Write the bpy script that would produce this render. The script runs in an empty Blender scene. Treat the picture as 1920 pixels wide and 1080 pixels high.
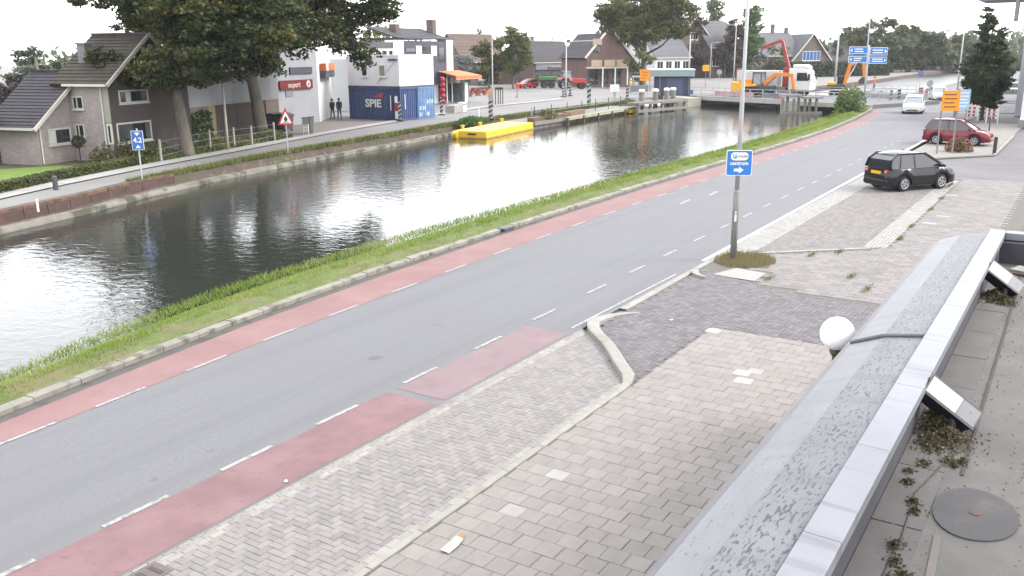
import bpy, bmesh, math, random
import numpy as np
from mathutils import Vector, Matrix
random.seed(7); rng = np.random.default_rng(7)
S = bpy.context.scene
C = bpy.context.collection
R = math.radians
# ---------------------------------------------------------------- camera
# world: X runs along the road away from the camera, Y across it to the canal, Z up
FPX, YH, SL, CH, AZ = 1680.0, 97.0, -0.006, 5.9, R(32.6)
def _frame():
    a = Vector((0, YH-540, FPX)); b = Vector((1000, YH-540+SL*1000, FPX))
    N = b.cross(a).normalized()
    if N.y > 0: N = -N
    fw = (Vector((0, 0, 1)) - N*N.z).normalized()
    rt = fw.cross(N)
    if rt.x < 0: rt = -rt
    U = rt*math.sin(AZ)+fw*math.cos(AZ); V = -rt*math.cos(AZ)+fw*math.sin(AZ)
    return Matrix((U, V, N))
MW = _frame()                                   # image axes -> world axes
cam = bpy.data.cameras.new('camera'); cam.sensor_width = 36; cam.lens = FPX/1920*36
cam.clip_start = 0.05; cam.clip_end = 3000
co = bpy.data.objects.new('camera', cam); C.objects.link(co); S.camera = co
xr = MW @ Vector((1, 0, 0)); yu = MW @ Vector((0, -1, 0)); zb = MW @ Vector((0, 0, -1))
co.matrix_world = Matrix(((xr.x, yu.x, zb.x, 0), (xr.y, yu.y, zb.y, 0), (xr.z, yu.z, zb.z, CH), (0, 0, 0, 1)))
# ---------------------------------------------------------------- sky and sun (bright overcast afternoon)
SUN_EL, SUN_DIR = R(38), Vector((0.55, -0.85, 0))          # light comes from the camera's right
W = bpy.data.worlds.new('World'); S.world = W; W.use_nodes = True
nt = W.node_tree; bg = nt.nodes['Background']
sky = nt.nodes.new('ShaderNodeTexSky'); sky.sky_type = 'NISHITA'; sky.sun_disc = False
sky.sun_elevation = SUN_EL; sky.sun_rotation = math.atan2(SUN_DIR.x, SUN_DIR.y); sky.air_density = 1; sky.dust_density = 3
mx = nt.nodes.new('ShaderNodeMix'); mx.data_type = 'RGBA'; mx.inputs[0].default_value = 0.86
mx.inputs[7].default_value = (9.3, 9.35, 9.6, 1)           # the closed cloud layer
nt.links.new(sky.outputs[0], mx.inputs[6]); nt.links.new(mx.outputs[2], bg.inputs[0]); bg.inputs[1].default_value = 0.1
sl = bpy.data.lights.new('sun', 'SUN'); sl.energy = 1.2; sl.angle = R(18); sl.color = (1, .965, .91)
so = bpy.data.objects.new('sun', sl); C.objects.link(so)
d = SUN_DIR.normalized()*math.cos(SUN_EL); d.z = math.sin(SUN_EL)
so.rotation_euler = d.to_track_quat('Z', 'Y').to_euler(); so.location = (0, 0, 60)
S.view_settings.view_transform = 'Standard'; S.view_settings.look = 'None'
S.view_settings.exposure = 2.25; S.view_settings.gamma = 1
S.render.engine = 'CYCLES'; S.render.resolution_x = 1024; S.render.resolution_y = 576
# ---------------------------------------------------------------- placing
def ray(x, y): return MW @ Vector((x-960, y-540, FPX))
def at(x, y, h=0.0):                            # the point at height h that is seen at (x, y) of the photograph
    r = ray(x, y); t = (h-CH)/r.z
    return Vector((r.x*t, r.y*t, h))
class Fr:                                       # a ground frame: origin, heading; a = along, b = to the left of it
    def __init__(s, p, deg):
        s.p = Vector((p[0], p[1], p[2] if len(p) > 2 else 0)); s.deg = deg; s.c = math.cos(R(deg)); s.s = math.sin(R(deg))
    def w(s, a, b, z=0): return Vector((s.p.x+a*s.c-b*s.s, s.p.y+a*s.s+b*s.c, s.p.z+z))
    def onb(s, x, y, b=0):                      # ray against the vertical plane b = const -> (a, z)
        r = ray(x, y); eb = Vector((-s.s, s.c, 0)); ea = Vector((s.c, s.s, 0)); c = Vector((0, 0, CH))
        t = ((s.p-c).dot(eb)+b)/r.dot(eb); q = c+r*t-s.p
        return q.dot(ea), q.z
    def ona(s, x, y, a=0):
        r = ray(x, y); eb = Vector((-s.s, s.c, 0)); ea = Vector((s.c, s.s, 0)); c = Vector((0, 0, CH))
        t = ((s.p-c).dot(ea)+a)/r.dot(ea); q = c+r*t-s.p
        return q.dot(eb), q.z
# ---------------------------------------------------------------- materials
MATS = {}
ALB = .62                                       # weathered outdoor surfaces are darker than fresh ones
KEEP = {'opal_globe': .85, 'lamp_glass': .9}
def mat(name, col, rough=.8, var=.12, scale=3.0, bump=0.0, bscale=60, metal=0.0, island=0.0, spec=.3, coat=0.0,
        col2=None, c2scale=1.2, c2lo=.5, c2hi=.62, emit=0.0, stretch=None, c3=None, c3scale=20, c3lo=.6, c3hi=.7, streak=None, sscale=(.035,1.5,1), slo=.5, shi=.72):
    if name in MATS: return MATS[name]
    k = KEEP.get(name, ALB); col = tuple(c*k for c in col); col2 = col2 and tuple(c*k for c in col2); c3 = c3 and tuple(c*k for c in c3)
    m = bpy.data.materials.new(name); m.use_nodes = True; n = m.node_tree.nodes; L = m.node_tree.links
    p = n['Principled BSDF']; p.inputs['Roughness'].default_value = rough; p.inputs['Metallic'].default_value = metal
    p.inputs['Specular IOR Level'].default_value = spec; p.inputs['Coat Weight'].default_value = coat
    tc = n.new('ShaderNodeNewGeometry'); src = tc.outputs['Position']
    if stretch:
        mp = n.new('ShaderNodeMapping'); mp.inputs['Scale'].default_value = stretch; L.new(src, mp.inputs[0]); src = mp.outputs[0]
    no = n.new('ShaderNodeTexNoise'); no.inputs['Scale'].default_value = scale; no.inputs['Detail'].default_value = 5; no.inputs['Roughness'].default_value = .65
    L.new(src, no.inputs['Vector'])
    cr = n.new('ShaderNodeValToRGB'); e = cr.color_ramp.elements
    e[0].position = .3; e[1].position = .7
    e[0].color = tuple(c*(1-var) for c in col)+(1,); e[1].color = tuple(min(1, c*(1+var)) for c in col)+(1,)
    L.new(no.outputs['Fac'], cr.inputs[0]); out = cr.outputs[0]
    def blend(out, col2, sc, lo, hi):
        n2 = n.new('ShaderNodeTexNoise'); n2.inputs['Scale'].default_value = sc; n2.inputs['Detail'].default_value = 4; L.new(src, n2.inputs['Vector'])
        mr = n.new('ShaderNodeMapRange'); mr.inputs[1].default_value = lo; mr.inputs[2].default_value = hi; L.new(n2.outputs['Fac'], mr.inputs[0])
        mm = n.new('ShaderNodeMix'); mm.data_type = 'RGBA'; L.new(mr.outputs[0], mm.inputs[0]); L.new(out, mm.inputs[6]); mm.inputs[7].default_value = tuple(col2)+(1,)
        return mm.outputs[2]
    if col2: out = blend(out, col2, c2scale, c2lo, c2hi)
    if c3: out = blend(out, c3, c3scale, c3lo, c3hi)
    if streak:                                  # wear drawn out along the direction of travel
        mp2 = n.new('ShaderNodeMapping'); mp2.inputs['Scale'].default_value = sscale; L.new(src, mp2.inputs[0]); keep = src; src = mp2.outputs[0]
        out = blend(out, tuple(c*k for c in streak), 1.0, slo, shi); src = keep
        if sscale[0] < .1: out = blend(out, tuple(c*k*.8 for c in streak), .9, .70, .73)
    if island:
        g = n.new('ShaderNodeNewGeometry'); oi = n.new('ShaderNodeObjectInfo'); ad = n.new('ShaderNodeMath'); ad.operation = 'ADD'
        L.new(g.outputs['Random Per Island'], ad.inputs[0]); L.new(oi.outputs['Random'], ad.inputs[1])
        fr = n.new('ShaderNodeMath'); fr.operation = 'FRACT'; L.new(ad.outputs[0], fr.inputs[0])
        mr = n.new('ShaderNodeMapRange'); mr.inputs[3].default_value = 1-island; mr.inputs[4].default_value = 1+island; L.new(fr.outputs[0], mr.inputs[0])
        mm = n.new('ShaderNodeVectorMath'); mm.operation = 'SCALE'; L.new(out, mm.inputs[0]); L.new(mr.outputs[0], mm.inputs['Scale']); out = mm.outputs[0]
    L.new(out, p.inputs['Base Color'])
    if bump:
        nb = n.new('ShaderNodeTexNoise'); nb.inputs['Scale'].default_value = bscale; nb.inputs['Detail'].default_value = 4; L.new(src, nb.inputs['Vector'])
        bn = n.new('ShaderNodeBump'); bn.inputs['Strength'].default_value = bump; bn.inputs['Distance'].default_value = .02
        L.new(nb.outputs['Fac'], bn.inputs['Height']); L.new(bn.outputs[0], p.inputs['Normal'])
    if emit:
        p.inputs['Emission Color'].default_value = tuple(col)+(1,); p.inputs['Emission Strength'].default_value = emit
    MATS[name] = m
    return m
def leafmat(name, c0, c1, c2, k=.8):
    c0, c1, c2 = (tuple(q*k for q in c) for c in (c0, c1, c2))
    m = bpy.data.materials.new(name); m.use_nodes = True; n = m.node_tree.nodes; L = m.node_tree.links
    p = n['Principled BSDF']; p.inputs['Roughness'].default_value = .6; p.inputs['Specular IOR Level'].default_value = .25
    g = n.new('ShaderNodeNewGeometry'); cr = n.new('ShaderNodeValToRGB'); e = cr.color_ramp.elements
    e[0].color = c0+(1,); e[1].color = c2+(1,); x = e.new(.6); x.color = c1+(1,)
    tc = n.new('ShaderNodeTexCoord'); no = n.new('ShaderNodeTexNoise'); no.inputs['Scale'].default_value = .45; L.new(tc.outputs['Object'], no.inputs['Vector'])
    ma = n.new('ShaderNodeMath'); ma.operation = 'MULTIPLY_ADD'; ma.inputs[1].default_value = 2.2; ma.inputs[2].default_value = -.95; L.new(no.outputs['Fac'], ma.inputs[0])
    ad = n.new('ShaderNodeMath'); ad.operation = 'MULTIPLY_ADD'; ad.inputs[1].default_value = .55; L.new(g.outputs['Random Per Island'], ad.inputs[0]); L.new(ma.outputs[0], ad.inputs[2])
    L.new(ad.outputs[0], cr.inputs[0]); L.new(cr.outputs[0], p.inputs['Base Color'])
    t = n.new('ShaderNodeBsdfTranslucent'); L.new(cr.outputs[0], t.inputs[0]); mixs = n.new('ShaderNodeMixShader'); mixs.inputs[0].default_value = .3
    L.new(p.outputs[0], mixs.inputs[1]); L.new(t.outputs[0], mixs.inputs[2]); L.new(mixs.outputs[0], n['Material Output'].inputs[0])
    MATS[name] = m; return m
# ---------------------------------------------------------------- mesh building
class MB:
    def __init__(s): s.v = []; s.f = []
    def add(s, vs, fs):
        o = len(s.v); s.v += [tuple(q) for q in vs]; s.f += [tuple(i+o for i in f) for f in fs]; return s
    def box(s, x0, x1, y0, y1, z0, z1):
        return s.add([(x0,y0,z0),(x1,y0,z0),(x1,y1,z0),(x0,y1,z0),(x0,y0,z1),(x1,y0,z1),(x1,y1,z1),(x0,y1,z1)],
                     [(3,2,1,0),(4,5,6,7),(0,1,5,4),(1,2,6,5),(2,3,7,6),(3,0,4,7)])
    def paver(s, x0, x1, y0, y1, z, ch=.006, dep=.03):
        return s.add([(x0,y0,z-dep),(x1,y0,z-dep),(x1,y1,z-dep),(x0,y1,z-dep),(x0,y0,z-ch),(x1,y0,z-ch),(x1,y1,z-ch),(x0,y1,z-ch),(x0+ch,y0+ch,z),(x1-ch,y0+ch,z),(x1-ch,y1-ch,z),(x0+ch,y1-ch,z)],
                     [(0,1,5,4),(1,2,6,5),(2,3,7,6),(3,0,4,7),(4,5,9,8),(5,6,10,9),(6,7,11,10),(7,4,8,11),(8,9,10,11)])
    def bar(s, p, q, w, h=None, up=(0,0,1)):
        p = Vector(p); q = Vector(q); h = h or w; d = (q-p).normalized(); u = Vector(up)
        if abs(d.dot(u)) > .98: u = Vector((1,0,0))
        x = d.cross(u).normalized()*w/2; y = x.cross(d).normalized()*h/2
        return s.add([p-x-y,p+x-y,p+x+y,p-x+y,q-x-y,q+x-y,q+x+y,q-x+y], [(3,2,1,0),(4,5,6,7),(0,1,5,4),(1,2,6,5),(2,3,7,6),(3,0,4,7)])
    def tube(s, pts, r, n=8, cap=True):
        pts = [Vector(p) for p in pts]; rs = r if isinstance(r, (list, tuple)) else [r]*len(pts)
        o = len(s.v); prev = None
        for i, p in enumerate(pts):
            d = (pts[min(i+1, len(pts)-1)]-pts[max(i-1, 0)]).normalized()
            u = prev if prev is not None else (Vector((0,0,1)) if abs(d.z) < .9 else Vector((1,0,0)))
            x = (u-d*u.dot(d)).normalized(); prev = x; y = d.cross(x)
            for k in range(n):
                t = 2*math.pi*k/n; s.v.append(tuple(p+(x*math.cos(t)+y*math.sin(t))*rs[i]))
        for i in range(len(pts)-1):
            for k in range(n):
                a = o+i*n+k; b = o+i*n+(k+1) % n; s.f.append((a, b, b+n, a+n))
        if cap:
            s.f.append(tuple(o+k for k in range(n))[::-1]); s.f.append(tuple(o+(len(pts)-1)*n+k for k in range(n)))
        return s
    def lathe(s, prof, c=(0,0,0), n=16, axis='z'):
        o = len(s.v)
        for (r, z) in prof:
            for k in range(n):
                t = 2*math.pi*k/n; a, b = r*math.cos(t), r*math.sin(t)
                s.v.append((c[0]+a, c[1]+b, c[2]+z) if axis == 'z' else (c[0]+a, c[1]+z, c[2]+b) if axis == 'y' else (c[0]+z, c[1]+a, c[2]+b))
        for i in range(len(prof)-1):
            for k in range(n):
                a = o+i*n+k; b = o+i*n+(k+1) % n; s.f.append((a, b, b+n, a+n))
        s.f.append(tuple(o+k for k in range(n))[::-1]); s.f.append(tuple(o+(len(prof)-1)*n+k for k in range(n)))
        return s
    def sphere(s, c, r, n=16, m=10, sq=(1,1,1)):
        prof = [(r*math.sin(math.pi*i/m), -r*math.cos(math.pi*i/m)) for i in range(m+1)]; prof[0] = (.001*r, -r); prof[-1] = (.001*r, r)
        o = len(s.v); s.lathe(prof, (0,0,0), n)
        for i in range(o, len(s.v)): x, y, z = s.v[i]; s.v[i] = (c[0]+x*sq[0], c[1]+y*sq[1], c[2]+z*sq[2])
        return s
    def prism(s, poly, z0, z1):
        n = len(poly); o = len(s.v)
        s.v += [(p[0], p[1], z0) for p in poly]+[(p[0], p[1], z1) for p in poly]
        s.f += [tuple(range(o+n-1, o-1, -1)), tuple(range(o+n, o+2*n))]+[(o+i, o+(i+1) % n, o+n+(i+1) % n, o+n+i) for i in range(n)]
        return s
    def slab(s, poly, off):                     # a 3-D polygon given a thickness
        n = len(poly); o = len(s.v); off = Vector(off)
        s.v += [tuple(p) for p in poly]+[tuple(Vector(p)+off) for p in poly]
        s.f += [tuple(range(o+n-1, o-1, -1)), tuple(range(o+n, o+2*n))]+[(o+i, o+(i+1) % n, o+n+(i+1) % n, o+n+i) for i in range(n)]
        return s
    def xz(s, poly, y0, y1): return s.slab([(p[0], y0, p[1]) for p in poly], (0, y1-y0, 0))
    def yz(s, poly, x0, x1): return s.slab([(x0, p[0], p[1]) for p in poly], (x1-x0, 0, 0))
    def sheet(s, poly, z): s.v_o = len(s.v); s.v += [(p[0], p[1], z) for p in poly]; s.f.append(tuple(range(s.v_o, len(s.v)))); return s
    def mesh(s, name, recalc=False):
        me = bpy.data.meshes.new(name); me.from_pydata(s.v, [], s.f)
        if recalc:
            bm = bmesh.new(); bm.from_mesh(me); bmesh.ops.recalc_face_normals(bm, faces=bm.faces); bm.to_mesh(me); bm.free()
        me.update(); return me
    def build(s, name, m, parent=None, smooth=False, recalc=True, bevel=0, kind=None, label=None):
        me = s.mesh(name, recalc); me.materials.append(m)
        if smooth: me.polygons.foreach_set('use_smooth', [True]*len(me.polygons))
        o = bpy.data.objects.new(name, me); C.objects.link(o)
        if parent: o.parent = parent
        if kind: o['kind'] = kind
        if label: o['label'] = label
        if bevel:
            b = o.modifiers.new('bevel', 'BEVEL'); b.width = bevel; b.segments = 2; b.limit_method = 'ANGLE'
        return o
def thing(name, label, cat, loc=(0,0,0), rotz=0.0, group=None):
    o = bpy.data.objects.new(name, None); C.objects.link(o); o.empty_display_size = .2
    o.location = loc; o.rotation_euler = (0, 0, rotz); o['label'] = label; o['category'] = cat
    if group: o['group'] = group
    return o
def tag(o, label, cat, group=None):
    o['label'] = label; o['category'] = cat
    if group: o['group'] = group
    return o
def struct(o, kind='structure'): o['kind'] = kind; return o
def dup(root, loc, rotz, label, scale=None):
    r = root.copy(); C.objects.link(r); r.location = loc; r.rotation_euler = (0, 0, rotz); r['label'] = label
    if scale: r.scale = (scale,)*3
    for ch in list(root.children):
        c = ch.copy(); C.objects.link(c); c.parent = r
        for g in ch.children:
            e = g.copy(); C.objects.link(e); e.parent = c
    return r
def text(s, size, m, parent, M4, name='lettering', depth=.004, squeeze=1.0, bold=0.0, align='CENTER'):
    cu = bpy.data.curves.new(name, 'FONT'); cu.body = s; cu.size = size; cu.align_x = align; cu.align_y = 'CENTER'; cu.extrude = depth/2; cu.offset = bold; cu.resolution_u = 3
    t = bpy.data.objects.new(name, cu); C.objects.link(t)
    dg = bpy.context.evaluated_depsgraph_get(); me = bpy.data.meshes.new_from_object(t.evaluated_get(dg)); bpy.data.objects.remove(t)
    me.materials.clear(); me.materials.append(m)
    for v in me.vertices: v.co.x *= squeeze
    me.transform(M4)
    o = bpy.data.objects.new(name, me); C.objects.link(o); o.parent = parent
    return o
def face_m(origin, right, up):                  # matrix that lays text on a plane
    r = Vector(right).normalized(); u = Vector(up).normalized(); n = r.cross(u)
    return Matrix(((r.x, u.x, n.x, origin[0]), (r.y, u.y, n.y, origin[1]), (r.z, u.z, n.z, origin[2]), (0, 0, 0, 1)))
def poly_at(poly, X): return float(np.interp(X, [p[0] for p in poly], [p[1] for p in poly]))
def strip(name, lo, hi, X0, X1, dx, z, m, parent=None):
    b = MB(); xs = np.arange(X0, X1+dx*.5, dx)
    lo = lo if callable(lo) else (lambda x, c=lo: c); hi = hi if callable(hi) else (lambda x, c=hi: c)
    for i, x in enumerate(xs):
        b.v += [(x, lo(x), z), (x, hi(x), z)]
        if i: k = 2*i; b.f.append((k-2, k, k+1, k-1))
    return b.build(name, m, parent, recalc=False)
# palette
asphalt = mat('asphalt', (.152,.152,.165), .85, .13, 14, .5, 90, col2=(.148,.146,.157), c2scale=.3, c2lo=.42, c2hi=.7, c3=(.115,.113,.122), c3scale=45, c3lo=.58, c3hi=.7, streak=(.132,.132,.143))
redasph = mat('red_asphalt', (.178,.104,.109), .85, .16, 1.4, .35, 120, col2=(.215,.14,.146), c2scale=.8, c2lo=.5, c2hi=.75, c3=(.145,.085,.09), c3scale=7, c3lo=.6, c3hi=.72)
pinkasph = mat('faded_red_asphalt', (.19,.137,.146), .85, .14, 1.6, .3, 120, col2=(.19,.14,.145), c2scale=1.0, c2lo=.45, c2hi=.7)
redfar = mat('red_lane_asphalt', (.212,.124,.123), .85, .14, .9, .3, 120, col2=(.2,.108,.108), c2scale=.5, c2lo=.5, c2hi=.7)
paint = mat('road_paint', (.29,.295,.285), .7, .1, 8, col2=(.17,.17,.175), c2scale=9, c2lo=.5, c2hi=.62)
slabm = mat('concrete_slab', (.217,.199,.188), .85, .09, 4, .25, 90, island=.07, c3=(.182,.169,.158), c3scale=3.3, c3lo=.6, c3hi=.78)
slabpink = mat('pinkish_slab', (.182,.167,.163), .85, .1, 4, .25, 90, island=.13, c3=(.15,.14,.13), c3scale=2.6, c3lo=.58, c3hi=.75)
brickl = mat('light_paver', (.205,.19,.186), .85, .1, 6, .2, 90, island=.1, c3=(.165,.152,.148), c3scale=2.1, c3lo=.6, c3hi=.8)
brickd = mat('dark_paver', (.125,.115,.122), .85, .1, 6, .2, 90, island=.18, c3=(.155,.145,.145), c3scale=2, c3lo=.55, c3hi=.75)
brickm = mat('mid_paver', (.172,.157,.153), .85, .1, 6, .2, 90, island=.16, c3=(.14,.13,.125), c3scale=1.7, c3lo=.55, c3hi=.75)
whitepav = mat('white_paver', (.27,.262,.25), .8, .1, 6, island=.1)
joint = mat('joint_sand', (.118,.109,.098), .95, .2, 9, c3=(.07,.085,.04), c3scale=2.5, c3lo=.6, c3hi=.7)
concrete = mat('concrete', (.255,.247,.225), .85, .13, 3, .2, 70, island=.06, c3=(.2,.19,.16), c3scale=2.2, c3lo=.55, c3hi=.75)
kerbdark = mat('mossy_kerb', (.22,.205,.18), .9, .16, 2.6, .3, 60, island=.12, c3=(.11,.11,.085), c3scale=3, c3lo=.52, c3hi=.66)
grassg = mat('grass_ground', (.10,.125,.035), .95, .3, 2.2, .5, 30, col2=(.14,.12,.06), c2scale=.8, c2lo=.52, c2hi=.68)
white = mat('white_paint', (.78,.78,.77), .5, .03, 2, spec=.4)
black = mat('black_plastic', (.02,.02,.022), .5, .1, 3, spec=.4)
rubber = mat('rubber', (.018,.018,.019), .85, .1, 3)
steel = mat('galvanised_steel', (.36,.37,.38), .55, .12, 5, metal=.3)
darksteel = mat('dark_steel', (.07,.075,.08), .55, .15, 4, metal=.2)
rust = mat('rusty_steel', (.13,.07,.045), .85, .3, 3, .3, 40, col2=(.07,.05,.045), c2scale=2)
glass = mat('dark_glass', (.025,.03,.035), .06, .2, 1.5, spec=.6)
glassl = mat('pale_glass', (.16,.18,.2), .08, .3, 1.5, spec=.6)
chrome = mat('chrome', (.6,.6,.62), .2, .05, 2, metal=1)
# ================================================================ THE SETTING
WZ = -.7
KL = [(-60,6),(0,13.6),(5,14.5),(7.1,14.85),(9.5,15.2),(13,15.65),(18,16.05),(25,16.35),(37,16.6),(50,16.5),(62,16.5),(72,16.75),(82,17.4),(92,18.3),(98,19.0),(104,20.5),(110,22.4)]
DL = [(-60,5),(0,12.7),(5,13.55),(6.6,13.75),(8.3,13.87),(10.3,14.03),(12.4,14.2),(16.9,14.42),(21.9,14.65),(28,14.82),(39,14.98),(54,14.95),(66,15.1),(80,15.9),(90,16.8),(100,18.2)]
NW = [(-60,10),(0,16.6),(8.9,18.2),(11.1,18.9),(14.2,19.6),(17.4,20.1),(26,20.5),(54,20.5),(70,20.7),(85,21.3),(99,22.3),(104,22.6),(118,22.8),(140,22.4),(200,22.3),(300,21.5),(330,17),(420,-6),(600,-90),(1500,-500)]
FT = [(-200,-60),(-20,22),(10,32.3),(18.5,35.2),(22,36.2),(26,37.8),(32,39.6),(40,41.3),(48,42.6),(62,45.0),(75,45.8),(92,46.4),(102,46.2),(104.5,43),(118,43),(121,42.4),(150,39.8),(188,38),(230,38.4),(302,37.3),(340,33),(420,15),(600,-60),(1500,-460)]
kl = lambda x: poly_at(KL, x); dl = lambda x: poly_at(DL, x); nw = lambda x: poly_at(NW, x); ftp = lambda x: poly_at(FT, x)
sideasph = mat('side_asphalt', (.118,.112,.122), .9, .12, .8, .3, 80, col2=(.145,.14,.146), c2scale=.25, c2lo=.45, c2hi=.65)
farpave = mat('far_paving', (.2,.192,.185), .9, .1, .5, .2, 30, col2=(.165,.16,.16), c2scale=.12, c2lo=.45, c2hi=.65)
struct(strip('ground', -400, lambda x: (kl(x) if x < 98 else nw(x)-.6)+.02, -200, 1300, 3, -.05, sideasph))
struct(strip('ground_across_canal', ftp, 900, -200, 1300, 3, -.02, farpave))
# water
wm = bpy.data.materials.new('canal_water'); wm.use_nodes = True; n = wm.node_tree.nodes; L = wm.node_tree.links
p = n['Principled BSDF']; p.inputs['Base Color'].default_value = (.016,.018,.015,1); p.inputs['Roughness'].default_value = .02; p.inputs['IOR'].default_value = 1.333
p.inputs['Specular IOR Level'].default_value = .5
tc = n.new('ShaderNodeTexCoord'); mp = n.new('ShaderNodeMapping'); mp.inputs['Rotation'].default_value = (0, 0, R(25)); mp.inputs['Scale'].default_value = (1.0, .62, 1); L.new(tc.outputs['Object'], mp.inputs[0])
n1 = n.new('ShaderNodeTexNoise'); n1.inputs['Scale'].default_value = 3.1; n1.inputs['Detail'].default_value = 3.0; n1.inputs['Roughness'].default_value = .55; n1.inputs['Distortion'].default_value = .4
n2 = n.new('ShaderNodeTexNoise'); n2.inputs['Scale'].default_value = .06; n2.inputs['Detail'].default_value = 2
for q in (n1, n2): L.new(mp.outputs[0], q.inputs['Vector'])
mr = n.new('ShaderNodeMapRange'); mr.inputs[1].default_value = .35; mr.inputs[2].default_value = .65; mr.inputs[3].default_value = .45; mr.inputs[4].default_value = 1.0; L.new(n2.outputs['Fac'], mr.inputs[0])
bn = n.new('ShaderNodeBump'); bn.inputs['Distance'].default_value = .021; L.new(n1.outputs['Fac'], bn.inputs['Height']); L.new(mr.outputs[0], bn.inputs['Strength']); L.new(bn.outputs[0], p.inputs['Normal'])
gp = n.new('ShaderNodeNewGeometry'); sx_ = n.new('ShaderNodeSeparateXYZ'); L.new(gp.outputs['Position'], sx_.inputs[0])
rm_ = n.new('ShaderNodeMapRange'); rm_.inputs[1].default_value = 95; rm_.inputs[2].default_value = 150; rm_.inputs[3].default_value = .022; rm_.inputs[4].default_value = .34   # open reach beyond the bridge is ruffled by the breeze
L.new(sx_.outputs[0], rm_.inputs[0]); L.new(rm_.outputs[0], p.inputs['Roughness'])
struct(strip('canal_water', lambda x: nw(x)-3, lambda x: ftp(x)+3, -120, 1300, 5, WZ, wm))
struct(strip('canal_bed', lambda x: nw(x)-3, lambda x: ftp(x)+3, -120, 1300, 5, WZ-1.6, mat('mud', (.03,.03,.022), .9)))
# road
road = struct(strip('road', 8.85, lambda x: kl(x)-.02, -60, 98, 1.0, 0, asphalt))
bx = MB().prism([(98,6.5),(1300,-430),(1300,-404),(420,-8),(330,14),(300,19),(200,20),(122,20.5),(119,22.4),(104,22.4),(98,18.98)], -.03, 0); struct(bx.build('road_crossing', asphalt))
rl = strip('red_cycle_lane', lambda x: dl(x)-.02, lambda x: kl(x)-.26, -60, 97, 1.0, .004, redfar); struct(rl)
strip('gutter_line', lambda x: kl(x)-.27, lambda x: kl(x)+.01, -60, 97, 1.0, .005, mat('gutter', (.085,.08,.075), .9, .2, 2, c3=(.05,.05,.045), c3scale=2, c3lo=.5, c3hi=.65), rl)
rr = strip('red_lane_paving', 8.9, 10.02, -40, 11.72, .5, .004, redasph); struct(rr)
struct(strip('faded_lane_paving', 8.92, 10.0, 11.725, 16.3, .5, .0045, pinkasph))
for x0 in [-3.6,-1.6,.4,2.5,4.55,6.5,8.3,10.3,12.4,14.5,16.9,19.3]+[21.9+2.55*i for i in range(28)]:
    b = MB(); ln = 1.05
    b.v = [(x0, dl(x0)-.036, .009), (x0+ln, dl(x0+ln)-.036, .009), (x0+ln, dl(x0+ln)+.036, .009), (x0, dl(x0)+.036, .009)]; b.f = [(0,1,2,3)]
    b.build('lane_dash', paint, road, recalc=False)
for i, x0 in enumerate([.2,2.1,4.0,5.9,7.8,9.75,12.0,14.3,16.7,19.4,21.9,24.3]+[26.8+2.5*i for i in range(16)]):
    y0 = 10.06 if x0 < 16 else 10.1+.012*(x0-16); w = .042 if x0 < 16 else .04
    MB().sheet([(x0,y0-w),(x0+1.0,y0-w),(x0+1.0,y0+w),(x0,y0+w)], .009).build('lane_dash', paint, road, recalc=False)
MB().sheet([(24.3,8.9),(66,9.22),(66,9.34),(24.3,9.02)], .009).build('edge_line', white, road, recalc=False)
MB().sheet([(16.6,9.02),(22.4,8.98),(22.4,9.05),(16.6,9.09)], .0085).build('worn_edge_line', paint, road, recalc=False)
for (x, y, a) in ((33.3,13.3,.3),(36,13.1,.2)):
    MB().sheet([(x,y),(x+1.3,y+.1),(x+1.3,y+.22),(x,y+.12)], .009).build('worn_marking', paint, road, recalc=False)
MB().sheet([(96.5,10.2),(97.1,10.2),(97.1,16.8),(96.5,16.8)], .009).build('stop_line', paint, road, recalc=False)
struct(strip('far_red_lane', lambda x: 10.2+(x-104)*.03, lambda x: 12.2+(x-104)*.02, 104, 190, 4, .005, redfar))
# kerb stones along the grass verge
ck = struct(strip('canal_kerb', lambda x: kl(x)+.0, lambda x: kl(x)+.24, -20, 103, 1.0, -.04, joint))
ks = MB().add([(0,0,-.05),(.985,0,-.05),(.985,.22,-.05),(0,.22,-.05),(0,.0,.1),(.985,.0,.1),(.985,.22,.12),(0,.22,.12),(0,.02,.12),(.985,.02,.12)],
              [(0,1,5,4),(4,5,9,8),(8,9,6,7),(2,3,7,6),(1,2,6,9,5),(0,4,8,7,3)]).mesh('kerb_stone', True); ks.materials.append(kerbdark)
x = -4.0
while x < 101:
    y0, y1 = kl(x), kl(x+.9)
    o = bpy.data.objects.new('kerb_stone', ks); C.objects.link(o); o.parent = ck; o.location = (x, y0+random.uniform(-.012,.012), random.uniform(-.02,.006)); o.rotation_euler = (0, random.uniform(-.006,.006), math.atan2(y1-y0, .9))
    x += math.cos(math.atan2(y1-y0, .9))*1.0
gl = MB().box(24.9,25.5,16.2,16.5,-.02,.128).build('gully', darksteel, ck)
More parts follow.
